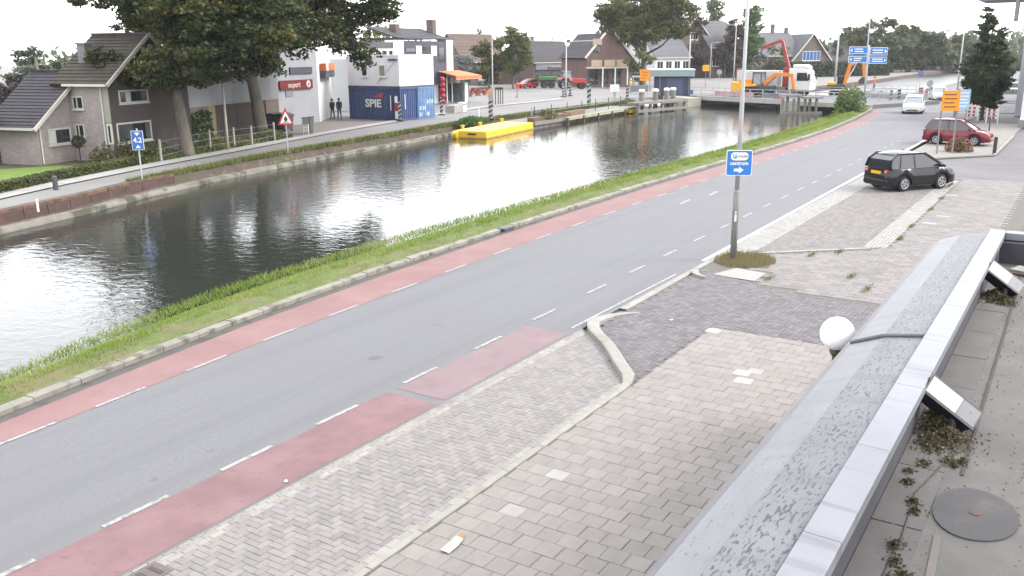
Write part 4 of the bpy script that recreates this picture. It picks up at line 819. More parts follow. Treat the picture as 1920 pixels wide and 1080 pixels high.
def lamp(loc, h_, lab, arm, r0=.09, m=posts, ang=0, head=True):
    t = thing('street_lamp', lab, 'street lamp', loc, ang, 'street lamps'); MB().tube([(0,0,0),(0,0,h_*.35),(0,0,h_)],[r0,r0*.85,r0*.5],8).build('pole', m, t, smooth=True)
    if arm:
        MB().tube([(0,0,h_-.05),(arm*.25,0,h_+.18),(arm,0,h_+.25)],r0*.4,6).build('arm', m, t); MB().box(arm-.1 if arm > 0 else arm-.6,arm+.6 if arm > 0 else arm+.1,-.13,.13,h_+.16,h_+.32).build('luminaire', steel, t, bevel=.03)
    return t
camR = R(32.6-90)                           # heading of the picture's right-hand direction
lamp(at(428,282), 5.0, 'pale street lamp with curved arm between the two tree trunks', .8, .09, mat('lamp_cream', (.4,.39,.33), .6, .1, 2), camR)
lamp(at(1061,181), 7.0, 'white street lamp with long arm at the road island before the tractor', 3.2, .13, posts, camR)
lamp(at(924,200), 8.0, 'slim pale pole without arm near the red flower tubs', 0, .08, posts, camR)
lamp(at(1129,160), 10.2, 'tall slim pole in front of the brick gable pub', 0, .13, posts, camR)
lamp(at(1291,150,.2), 9.3, 'tall tapering lamp pole behind the bridge keeper cabin', 0, .22, posts, camR)
lamp(at(1375,152), 10.5, 'street lamp with short left arm beside the tall foreground post', -1.2, .14, posts, camR)
lamp(at(1331,150), 7.3, 'small street lamp with right arm behind the yellow diversion sign', 1.1, .1, posts, camR)
lamp(at(1565,160,.2), 10.4, 'tall lamp pole on the bridge with a short left arm', -1.5, .2, posts, camR)
lamp(at(1621,150), 15, 'very tall light mast behind the blue direction boards', 0, .15, posts, camR)
lamp(at(1789,218), 7.4, 'light pole between the white car and the roadside tree', 0, .1, posts, camR)
def chevron(loc, lab, w_=.42, h_=1.25, z0=.25, m1=None, ang=0.0):
    w = w_*.72
    t = thing('marker_board', lab, 'marker board', loc, camR+ang, 'striped marker boards'); m1 = m1 or black
    MB().box(-w/2,w/2,-.03,.0,z0,z0+h_).build('board', mat('grimy_white', (.36,.36,.36), .6, .2, 4), t)
    n_ = 4
    for i in range(n_):
        zz = z0+h_*(i+.1)/n_; d_ = h_/n_*.5; MB().xz([(-w/2,zz),(w/2,min(zz+d_*.9,z0+h_)),(w/2,min(zz+d_*1.9,z0+h_)),(-w/2,zz+d_)],-.036,-.0301).build('stripe', m1, t)
    MB().box(-.03,.03,0,.05,0,z0+h_).build('post', darksteel, t); MB().box(-.3,.3,-.2,.25,0,.1).build('foot', rubber, t); return t
rw = mat('stripe_red', (.33,.03,.03), .6, .1, 3)
chevron(at(750,228), 'striped marker board at the near corner of the dark blue container', .4,1.5,.2); chevron(at(828,216), 'striped marker board at the right corner of the light blue container', .4,1.5,.2)
chevron(at(920,225), 'black and white marker board on the bank above the yellow pontoon', .5,1.6,.15); chevron(at(1104,198), 'black and white marker board on the bank before the jetty', .6,2.2,.2)
chevron(at(1056,182), 'left marker board at the foot of the white street lamp', .5,1.6,.1,None,.3); chevron(at(1069,180), 'right marker board at the foot of the white street lamp', .5,1.6,.1,None,-.3); chevron(at(1176,186), 'marker board beside the worker in the yellow vest', .5,1.6,.2)
chevron(at(1669,196), 'left striped board of the pair behind the oncoming white car', .5,1.5,.1,None,.4); chevron(at(1684,194), 'right striped board of the pair behind the oncoming white car', .5,1.5,.1,None,-.2)
chevron(at(1725,184), 'red and white board left behind the second white car', .8,1.2,.1,rw); chevron(at(1738,186), 'red and white board right behind the second white car', .8,1.2,.1,rw)
wp = thing('post_box_marker', 'white and red striped post at the dark blue container corner', 'post', at(746,226)+Vector((-.5,-.3,0)), camR); MB().box(-.12,.12,-.03,.03,.2,.85).build('lower_plate', signwhite, wp); MB().box(-.14,.14,-.03,.03,.87,1.55).build('red_plate', rw, wp); MB().box(-.12,.12,-.03,.03,1.6,2.15).build('upper_plate', signwhite, wp); MB().box(-.03,.03,.031,.08,0,2.2).build('post', steel, wp)
yl = mat('diversion_yellow', (.75,.36,.01), .5, .04, 2); orng = mat('diversion_orange', (.8,.27,.01), .5, .04, 2)
def board(loc, lab, w, h_, z0, m, legs, lines, ang=0, lm=black):
    t = thing('diversion_sign', lab, 'sign', loc, camR+ang, 'roadwork information signs'); MB().box(-w/2,w/2,-.04,.0,z0,z0+h_).build('panel', m, t)
    for x in legs: MB().box(x-.035,x+.035,.001,.07,0,z0+h_+.1).build('leg', postm, t)
    for i, (x0, x1) in enumerate(lines): zz = z0+h_*(1-(i+1)/(len(lines)+1)); MB().box(w*x0,w*x1,-.045,-.041,zz-h_*.025,zz+h_*.025).build('line_of_text', lm, t)
    return t
board(at(1208,184,.2), 'yellow diversion board beside the bridge keeper cabin', 1.25,1.4,2.1, orng, (0,), [(-.35,.3),(-.3,.25),(-.35,.1)])
board(at(1322,165,.4), 'small yellow and red diversion sign on the bridge approach', 1.0,.9,2.5, yl, (0,), [(-.3,.3)], 0, sr)
board(at(1771,288), 'orange roadworks text board on two legs behind the flowering bush', 1.02,1.15,2.45, orng, (-.45,.45), [(-.4,.3),(-.38,.35),(-.4,.2),(-.35,.3)])
board(at(1798,235), 'white and blue striped text board behind the orange board', 1.25,1.55,1.25, mat('board_pale_blue', (.30,.45,.62), .5), (-.5,.5), [(-.4,.4),(-.4,.4),(-.4,.3),(-.4,.4),(-.4,.35)], 0, signwhite)
db = thing('direction_boards', 'four blue direction boards on a pale mast at the bridge corner', 'sign', at(1619,197), camR); db.scale = (.84,1,.98); MB().tube([(0,0,0),(0,0,6.5)],.13,10).build('mast', posts, db, smooth=True)
for i, (x0, x1, z0, z1, tip) in enumerate(((-2.55,-.15,5.55,6.35,-1),(-2.55,-.15,4.6,5.35,-1),(.1,2.4,5.4,6.25,1),(.1,2.4,4.5,5.25,1))):
    bd = MB().box(x0,x1,-.2,-.14,z0,z1).build('board', signwhite, db); MB().box(x0+.06,x1-.06,-.206,-.2005,z0+.06,z1-.06).build('field', signblue, bd)
    for k in (.66,.34): MB().box(x0+.35+(.3 if tip < 0 else 0),x0+1.5+.4*random.random(),-.212,-.2065,z0+(z1-z0)*k-.06,z0+(z1-z0)*k+.06).build('line_of_text', signwhite, bd)
    xt = x0+.2 if tip < 0 else x1-.2; MB().xz([(xt,z0+.15),(xt+tip*.0,z1-.15),(xt+tip*.1,(z0+z1)/2)] if False else [(xt-tip*.18,z0+.18),(xt-tip*.18,z1-.18),(xt+tip*.08,(z0+z1)/2)],-.212,-.2065).build('arrow', signwhite, bd)
for q, lab, m_, h_, r_ in (((1722,180),'round blue and red no parking sign behind the oncoming cars',signblue,3.2,.35),((1740,185),'grey back of a round sign near the far traffic island',signback,2.2,.4),((1347,168),'round grey sign back on the bridge approach',signback,3.0,.42)):
    t = thing('round_sign', lab, 'sign', at(*q), camR, 'round traffic signs'); MB().tube([(0,0,0),(0,0,h_)],.04,6).build('post', posts, t); MB().lathe([(r_,-.08),(r_,-.05)],(0,0,h_-.35),20,'y').build('disc', m_, t)
    if m_ is signblue: MB().bar((-.22,-.09,h_-.13),(.22,-.09,h_-.57),.09,.01,(0,1,0)).build('slash', sr, t); MB().lathe([(r_+.05,-.06),(r_+.05,-.045)],(0,0,h_-.35),20,'y').build('rim', sr, t)
# bollards
for q, lab, h_, m_, r_ in (((1864,289),'black round bollard beside the far parking bay',1.0,black,.1),((105,356),'dark low bollard at the edge of the far footpath',.62,darksteel,.11),((72,397),'thin white marker post at the far bank edge',.5,white,.04),((1854,248),'thin dark post at the kerb before the corner shop',1.1,darksteel,.05),((898,218),'small white marker post on the bank near the pontoon',.8,white,.05),((997,218),'short grey marker post on the bank left of the jetty',.9,steel,.06)):
    t = thing('bollard', lab, 'bollard', at(*q), 0, 'bollards and marker posts'); MB().lathe([(r_,0),(r_,h_*.75)],n=12).build('shaft', m_, t); MB().lathe([(r_*1.05,h_*.76),(r_*1.05,h_*.82),(r_*1.0,h_*.83),(r_*.98,h_*.97),(r_*.6,h_)],n=12).build('head', m_, t)
# garden fence
fg = thing('wire_fence', 'low wire fence on pale concrete posts along the garden', 'fence'); fpx = [(303,303),(347,291),(395,281),(440,275),(473,271),(515,263)]
for q in fpx: w_ = at(*q); MB().box(w_.x-.05,w_.x+.05,w_.y-.05,w_.y+.05,0,1.25).build('post', mat('post_concrete', (.3,.29,.27), .9, .1, 3), fg)
for z in (.3,.7,1.1):
    for i in range(len(fpx)-1): MB().bar(at(*fpx[i])+Vector((0,0,z)), at(*fpx[i+1])+Vector((0,0,z)), .012).build('wire', steel, fg)
# litter
lt = thing('paper_scrap', 'crumpled white paper with a brown edge on the slabs', 'litter', at(850,1021,.01), R(5)); MB().add([(-.2,-.06,.005),(-.02,-.08,.016),(.16,-.05,.008),(.18,.06,.014),(0,.07,.006),(-.19,.07,.012)], [(0,1,4,5),(1,2,3,4)]).build('sheet', mat('paper', (.5,.48,.44), .9, .05, 9), lt, recalc=False); MB().add([(.16,-.05,.008),(.28,.0,.006),(.29,.03,.012),(.18,.06,.014)], [(0,1,2,3)]).build('edge', mat('brown_paper', (.3,.17,.07), .9, .1, 9), lt, recalc=False)
lt = thing('white_pebble', 'small white pebble lying on the red lane', 'litter', at(536,904,.01)); MB().sphere((0,0,.015),.03,10,6,(1,.8,.6)).build('stone', signwhite, lt, smooth=True)
lt = thing('tissue_scrap', 'tiny white scrap lying on the dark driveway bricks', 'litter', at(1259,600,.01)); MB().add([(-.05,-.03,.004),(.04,-.04,.02),(.06,.03,.006),(-.03,.05,.015)], [(0,1,2,3)]).build('sheet', MATS['paper'], lt, recalc=False)
# ================================================================ MORE HOUSES
def house(px_, py_, deg, W_, D_, eave, ridge, lab, wallm, roofm, axis='a', over=.4, n=9, chim=(), name='house', trimm=trim, cat='house'):
    fr = Fr(at(px_, py_), deg); h = thing(name, lab, cat, fr.p, R(deg))
    if axis == 'a':
        MB().yz([(0,0),(D_,0),(D_,eave),(D_/2,ridge-.1),(0,eave)], 0, W_).build('wall', wallm, h)
        slope(h,(-over,-over,eave-.15),(W_+over,-over,eave-.15),(-over,D_/2,ridge),(W_+over,D_/2,ridge),roofm,n); slope(h,(-over,D_+over,eave-.15),(W_+over,D_+over,eave-.15),(-over,D_/2,ridge),(W_+over,D_/2,ridge),roofm,n)
        MB().bar((-over,-over-.05,eave-.15),(W_+over,-over-.05,eave-.15),.12,.14).build('gutter', trimm, h)
    else:
        MB().xz([(0,0),(W_,0),(W_,eave),(W_/2,ridge-.1),(0,eave)], 0, D_).build('wall', wallm, h)
        slope(h,(-over,-over,eave-.25),(-over,D_,eave-.25),(W_/2,-over,ridge),(W_/2,D_,ridge),roofm,n); slope(h,(W_+over,-over,eave-.25),(W_+over,D_,eave-.25),(W_/2,-over,ridge),(W_/2,D_,ridge),roofm,n)
        for s_ in (0,1): MB().bar((W_+over if s_ else -over,-over-.05,eave-.3),(W_/2,-over-.05,ridge-.02),.07,.26).build('bargeboard', trimm, h)
    for (cx, cy, z0, z1) in chim: MB().box(cx-.4,cx+.4,cy-.35,cy+.35,z0,z1).build('chimney', brick_brown, h)
    return fr, h
# pub: long roof on the left, brick gable on the right
fr, h = house(1000,158,-8,14,9,4.0,7.9,'low dark fronted house with long grey tiled roof behind the tractor',brick_brown,tile_grey,'a',n=14)
MB().box(.5,13.5,-.3,-.01,2.6,3.9).build('fascia_band', mat('fascia_grey', (.2,.2,.22), .7, .2, 2), h)
for k in range(5): window(h,.6+k*2.65,2.9+k*2.65,.5,2.5,mull=(.5,),fm=darksteel,sill=False)
MB().box(4,11,-.6,-.31,3.0,3.2).build('awning_rail', whitepav, h)
fG = Fr(at(1100,164), -32); h = thing('brick_gable_house', 'red brick gable house with beige balconies behind the tall slim pole', 'house', fG.p, R(-32))
MB().xz([(0,0),(9.5,0),(9.5,4.2),(5.2,8.6),(3.2,8.6),(0,5.2)], 0, 9).build('wall', brick_red, h)
slope(h,(10,-.3,3.8),(10,9,3.8),(5.1,-.3,8.85),(5.1,9,8.85),tile_grey,10); slope(h,(-.5,-.3,4.8),(-.5,9,4.8),(3.3,-.3,8.85),(3.3,9,8.85),tile_grey,10); MB().box(3.2,5.2,-.3,9,8.7,8.85).build('ridge_cap', tile_grey, h)
MB().bar((10.05,-.35,3.8),(5.1,-.35,8.85),.08,.35).build('bargeboard', trim, h); MB().bar((-.55,-.35,4.8),(3.3,-.35,8.85),.08,.35).build('bargeboard', trim, h)
beige = mat('beige_panel', (.36,.28,.2), .8, .05, 2); MB().box(-.2,7.4,-1.4,-.01,3.1,3.35).build('balcony_slab', trim, h)
for (x0, x1) in ((.0,2.0),(2.5,4.6),(4.9,7.2)): MB().box(x0,x1,-1.5,-1.41,3.36,4.5).build('balcony_panel', beige, h)
MB().box(1.0,2.6,-.4,-.01,6.9,7.9).build('loft_balcony', beige, h); window(h,1.0,2.6,5.6,6.8,fm=darksteel,sill=False)
for (x0, x1) in ((.3,2.2),(2.7,4.3),(4.9,6.8)): window(h,x0,x1,.4,2.9,fm=darksteel,mull=(.5,),sill=False)
for x in (2.3,4.75,7.2): MB().box(x-.08,x+.08,-1.4,-1.2,0,3.09).build('balcony_post', white, h)
# terrace furniture in front
for i, (q, lb) in enumerate((((1138,166),'dark terrace table left in front of the brick gable house'),((1158,165),'dark terrace table right in front of the brick gable house'))):
    t = thing('terrace_table', lb, 'table', at(*q), 0, 'terrace tables'); MB().lathe([(.45,.72),(.45,.76)],n=12).build('top', wooddark, t); MB().tube([(0,0,0),(0,0,.72)],.05,6).build('leg', darksteel, t); MB().lathe([(.3,0),(.25,.04)],n=12).build('base', darksteel, t)
house(870,160,-10,11,8,4.2,9.2,'brown tiled house half hidden behind the small roadside trees',brick_brown,mat('brown_tile',(.11,.075,.065),.85,.15,2,island=.08),'a')[1]
wl = thing('garden_wall', 'low red brick wall between the small roadside trees', 'wall', at(935,158), R(-20)); MB().box(0,6.5,0,.25,0,2.6).build('brickwork', brick_red, wl); MB().box(-.05,6.55,-.05,.3,2.6,2.68).build('coping', concrete, wl)
fr, h = house(1228,150,-14,12,9,4.6,10.4,'low house with slate blue roof and white window frames behind the bridge cabin',whitewall,tile_slate,'a',n=12)
for k in range(4): window(h,.5+k*3,2.6+k*3,1.2,3.8,fm=white,gm=glass,mull=(.5,))
fr, h = house(1262,147,-25,11.5,10,7.6,13.0,'tall brick gable house with grey slate roof between the dark columnar trees',brick_brown,tile_slate,'b',n=12,chim=((10,6,9.5,12.3),))
window(h,4.6,6.9,8.2,9.8,fm=white,mull=(.33,.66)); window(h,7.6,10.2,2.0,4.8,fm=white,mull=(.25,.5,.75),rows=(.5,)); window(h,2.0,4.2,2.0,4.8,fm=white,mull=(.5,))
fr, h = house(1328,146,-25,9,10,6.6,12.4,'grey slate roofed house right of the tall gable',brick_brown,tile_slate,'a',n=11); window(h,1,3,2.5,4.8,fm=white,mull=(.5,)); window(h,5,7,2.5,4.8,fm=white,mull=(.5,))
fr, h = house(1425,141,-30,13,10,4.6,10.2,'wide grey roofed house with tall chimney behind the red crane arm',brick_brown,tile_slate,'a',n=11,chim=((7.8,5,9.6,12.2),(12.3,5,9.4,11.4)))
fr, h = house(1483,140,-34,12,9,3.4,9.8,'steep grey roofed house with blue and white gable windows above a green hedge',brick_brown,tile_slate,'b',n=11); window(h,3.2,8.8,3.3,5.6,fm=signwhite,gm=mat('blue_glass',(.05,.12,.3),.2),mull=(.2,.4,.6,.8))
house(1530,139,-30,14,9,3.0,7.2,'long brown roofed house behind the second orange excavator',brick_brown,tile_grey,'a',n=8)
fr, h = house(1742,131,-50,12,12,3.5,9.0,'blue grey gable house far along the canal beyond the bend',mat('blue_grey_wall',(.2,.22,.3),.8,.08,1),tile_slate,'b',n=8); window(h,4,8,2.5,4.5,fm=white)
cs = thing('corner_shop', 'pale grey shop front with columns cut by the right edge', 'building', (80.5,4.6,0), 0)
MB().box(2.5,34,-14,-.8,0,7.6).build('wall', whitewall, cs); MB().box(-.3,1.2,-12,.2,0,.55).build('plinth', greypanel, cs)
MB().box(0,.6,-.5,.1,.56,9.2).build('column', mat('column_lavender', (.7,.71,.78), .6, .05, 1), cs); MB().box(13.6,14.6,.4,1.4,0,7.4).build('far_column', mat('column_grey', (.45,.45,.5), .6, .1, 1), cs); MB().box(12.5,15.2,-.4,1.7,7.41,9.3).build('capital_box', MATS['column_lavender'], cs)
for k in range(6): MB().box(2.0,2.48,-12+k*2,-10.2+k*2,.6,3.4).build('shop_window', glass, cs)
MB().box(.7,14,-.35,-.2,3.6,4.2).build('fascia', white, cs)
# ================================================================ BRIDGE
fB = Fr((108.3,41.4), -112.4); bm_ = mat('bridge_paint', (.36,.37,.33), .6, .08, 1.5, c3=(.2,.2,.18), c3scale=1.2); conc2 = mat('bridge_concrete', (.36,.35,.29), .85, .1, .8, c3=(.2,.2,.15), c3scale=.8)
br_ = thing('canal_bridge', 'low bridge with pale steel deck edge and railing across the canal', 'bridge', fB.p, R(fB.deg))
MB().box(-4,24,0,12.5,.02,.4).build('deck', asphalt, br_); MB().box(-.3,12.6,-.25,-.002,-.02,.5).build('edge_beam', bm_, br_); MB().box(12.7,24,-.3,-.002,-.05,.42).build('concrete_edge', conc2, br_)
MB().box(.5,12.4,.1,12.3,-.32,.015).build('girder', mat('girder_dark', (.04,.04,.045), .7), br_)
MB().box(12.5,15.2,-.22,12.4,-1.6,.015).build('pier', conc2, br_); MB().box(-3.2,-.4,-.8,12.4,-1.6,.015).build('abutment', conc2, br_); MB().box(20.5,24,.05,12.4,-1.6,.015).build('far_abutment', conc2, br_)
for (y, a0, a1) in ((-.12,-3.5,23),(12.2,-3.5,23)):
    for k in range(int((a1-a0)/1.9)+1): MB().box(a0+k*1.9,a0+k*1.9+.08,y-.04,y+.04,.41,1.5).build('railing_post', posts, br_)
    for z in (.8,1.14,1.5): MB().bar((a0,y,z),(a1,y,z),.05,.06).build('rail', posts, br_)
MB().xz([(-3.2,-.7),(1.0,-.7),(1.0,.3),(-3.2,.45)],-3.2,-.82).build('wing_wall', conc2, br_)
# banner-like panels hung on the railing
for (a0, a1, m_) in ((2.6,8.6,mat('banner_pink', (.45,.30,.31), .7, .25, 1.2)),(-2.7,-1.0,mat('panel_blue', (.08,.16,.32), .6)),(9.9,12.4,mat('banner_mauve', (.2,.2,.27), .7, .3, 1.5))): MB().box(a0,a1,-.22,-.17,.62,1.15).build('railing_panel', m_, br_)
MB().box(14.5,22.5,12.6,12.7,.4,1.0).build('back_panel', posts, br_)
def piles(loc, ang, lab, n, dx, h_, cap=True):
    t = thing('fender_piles', lab, 'piles', loc, ang, 'timber fenders')
    for i in range(n): MB().lathe([(.17,-1.6),(.16,h_+.12*math.sin(i*2.1))],(i*dx,.25*(i%2),0),8).build('pile', woodgrey, t)
    if cap: MB().box(-.3,n*dx*.45,-.25,.5,h_+.15,h_+.38).build('cap_beam', whitepav, t); MB().box(n*dx*.5,n*dx,-.25,.5,h_-.1,h_+.12).build('cap_beam', whitepav, t)
    MB().box(-.2,n*dx,-.22,-.18,.0,.25).build('wale', woodgrey, t); return t
piles(at(1466,214,WZ), R(fB.deg+60), 'cluster of grey timber fender piles with white caps under the bridge', 7, .62, 1.7)
rs = thing('signal_board', 'small orange red navigation signal board on the fender piles', 'sign', at(1457,205,WZ)+Vector((-.3,0,0)), camR); MB().box(-.45,.45,-.08,0,.3,1.3).build('panel', mat('signal_red', (.75,.09,.03), .5), rs); MB().lathe([(.13,-.12),(.13,-.08)],(0,0,1.0),10,'y').build('lamp', signwhite, rs); MB().lathe([(.13,-.12),(.13,-.08)],(0,0,.6),10,'y').build('lamp', signwhite, rs); MB().box(-.05,.05,.001,.1,-1,1.3).build('post', darksteel, rs)
# timber guide frame left of the bridge
g0, g1 = at(1196,214,WZ), at(1283,206,WZ); gd_ = (g1-g0); fT = Fr(g0, math.degrees(math.atan2(gd_.y, gd_.x))); LT = gd_.length
gf = thing('timber_guide', 'grey timber guide frame with open bays standing in the water by the bridge', 'fender', fT.p, R(fT.deg)); 
for k in range(5): MB().box(k*LT/4-.15,k*LT/4+.15,-.15,.15,-1.2,1.05).build('post', woodgrey, gf)
for z in (-.45,.15,.95): MB().box(-.3,LT+.3,-.3,-.16,z,z+.32).build('beam', woodgrey, gf)
MB().box(-.3,LT+.3,-.1,1.3,1.06,1.2).build('walkway', woodgrey, gf)
for k in range(4): MB().box(k*LT/4+.5,k*LT/4+.75,.3,.45,-1.2,1.0).build('rear_post', woodgrey, gf)
for i, (q, lb) in enumerate((((1203,181),'white capped pile left before the dark cabin'),((1229,180),'white capped pile under the cabin wall'),((1250,178),'white capped pile right before the cabin door'),((1262,177),'white capped pile nearest the blue railing panel'))):
    t = thing('capped_pile', lb, 'pile', at(q[0],q[1],1.0), 0, 'white capped piles'); MB().lathe([(.3,-1.5),(.3,.5)],n=10).build('pile', woodgrey, t); MB().lathe([(.34,.5),(.34,.72),(.2,.8)],n=10).build('cap', signwhite, t)
# keeper cabin
fK = Fr(at(1293,180,.4), -90-22); kc = thing('bridge_keeper_cabin', 'dark blue bridge keeper cabin with pale green flat roof', 'cabin', (fK.p.x,fK.p.y,.4), R(115))
navy = mat('cabin_navy', (.035,.045,.085), .5, .1, 1.5); teal = mat('roof_teal', (.24,.32,.31), .5, .06, 1)
MB().box(0,4.4,-4.6,0,-.6,2.4).build('wall', navy, kc); MB().box(-.5,5.2,-5.2,.5,2.41,3.15).build('roof', teal, kc); MB().box(-.55,5.25,-5.25,.55,3.16,3.26).build('roof_edge', signwhite, kc)
for (y0, y1, m_) in ((-3.9,-2.8,glassl),(-2.6,-1.6,mat('poster_tan',(.35,.25,.17),.7,.3,4)),(-1.4,-.3,glass)): MB().box(-.04,-.005,y0,y1,.5,2.3).build('window_panel', m_, kc)
MB().box(.1,.19,.001,.06,.1,2.38).build('door_frame', greypanel, kc)
MB().box(.9,2.9,.01,.05,.1,2.2).build('door_panel', mat('door_blue', (.06,.08,.14), .5), kc); MB().box(3.7,3.76,.02,.06,.0,2.4).build('handrail', steel, kc)
# jetty on the far bank
j0, j1 = at(1060,221,-.1), at(1195,200,-.1); jd = j1-j0; fJ = Fr(j0, math.degrees(math.atan2(jd.y, jd.x))); LJ = jd.length
jt = thing('quay_platform', 'pale beam edged quay platform on piles with a thin railing', 'jetty', fJ.p, R(fJ.deg))
MB().box(0,LJ,-.2,.12,-.25,.05).build('edge_beam', mat('mossy_beam', (.3,.3,.2), .9, .2, 1.5), jt); MB().box(-6,LJ,.13,3.2,-.3,.02).build('deck', farpave, jt)
for k in range(6): MB().box(k*LJ/5.2,k*LJ/5.2+.2,-.3,-.1,-1.6,.0).build('pile', rust, jt)
for k in range(8): MB().box(-6+k*(LJ+6)/8,-6+(k+.97)*(LJ+6)/8,.3,.4,-1.5,-.31).build('sheet_pile', mat('quay_sheet', (.14,.11,.11), .9, .3, 1.2, c3=(.22,.21,.2), c3scale=.9), jt)
for k in range(7): MB().box(-4+k*(LJ+2)/6,-4+k*(LJ+2)/6+.06,1.2,1.26,.02,1.25).build('railing_post', darksteel, jt)
for z in (.7,1.2): MB().bar((-4,1.23,z),(LJ-2,1.23,z),.03).build('rail', steel, jt)
MB().box(-6,2,.3,.9,.02,.35).build('rust_beam', rust, jt); MB().box(1.5,6,.6,1.0,.03,.45).build('rust_pipe', mat('rust_brown', (.2,.12,.09), .9, .25, 2), jt)
MB().box(LJ-3,LJ-1.2,-.45,.2,-.5,-.2).build('yellow_float', yl, jt)
# yellow pontoon
q0, q1, q2 = at(866,258,WZ), at(912,261,WZ), at(1001,242,WZ); fY = Fr(q1, math.degrees(math.atan2((q2-q1).y, (q2-q1).x))); LY = (q2-q1).length; WY = 2.9
pn = thing('yellow_pontoon', 'flat bright yellow steel work pontoon moored at the far bank', 'pontoon', (fY.p.x,fY.p.y,WZ), R(fY.deg)); yel = mat('pontoon_yellow', (.72,.47,.03), .5, .06, 1.0, c3=(.48,.27,.03), c3scale=1.6, c3lo=.56, c3hi=.72)
MB().slab([(0,0,-.4),(LY,0,-.4),(LY,WY,-.4),(0,WY,-.4)], (0,0,.98)).build('hull', yel, pn, bevel=.05); MB().box(.1,LY-.1,.1,WY-.1,.585,.6).build('deck', mat('deck_yellow', (.75,.55,.10), .6, .1, 2), pn)
for (x, y) in ((1.2,WY-.25),(4.5,WY-.25),(LY-1,WY-.25)): MB().lathe([(.14,.6),(.14,.85),(.2,.86),(.2,.92)],(x,y,0),10).build('mooring_bitt', yel, pn)
MB().lathe([(.3,-.2),(.3,.2)],(-.15,WY-.3,.25),12,'y').build('fender_roller', yel, pn); MB().box(-.05,-.004,.9,1.6,.3,.42).build('slot', black, pn)
MB().bar((.2,WY,.35),(LY-.3,WY,.35),.15,.15).build('rubbing_strake', rust, pn); MB().box(-.006,LY+.006,-.006,WY+.006,-.3,.1).build('waterline_band', mat('algae_band', (.33,.24,.05), .8, .35, 2), pn)
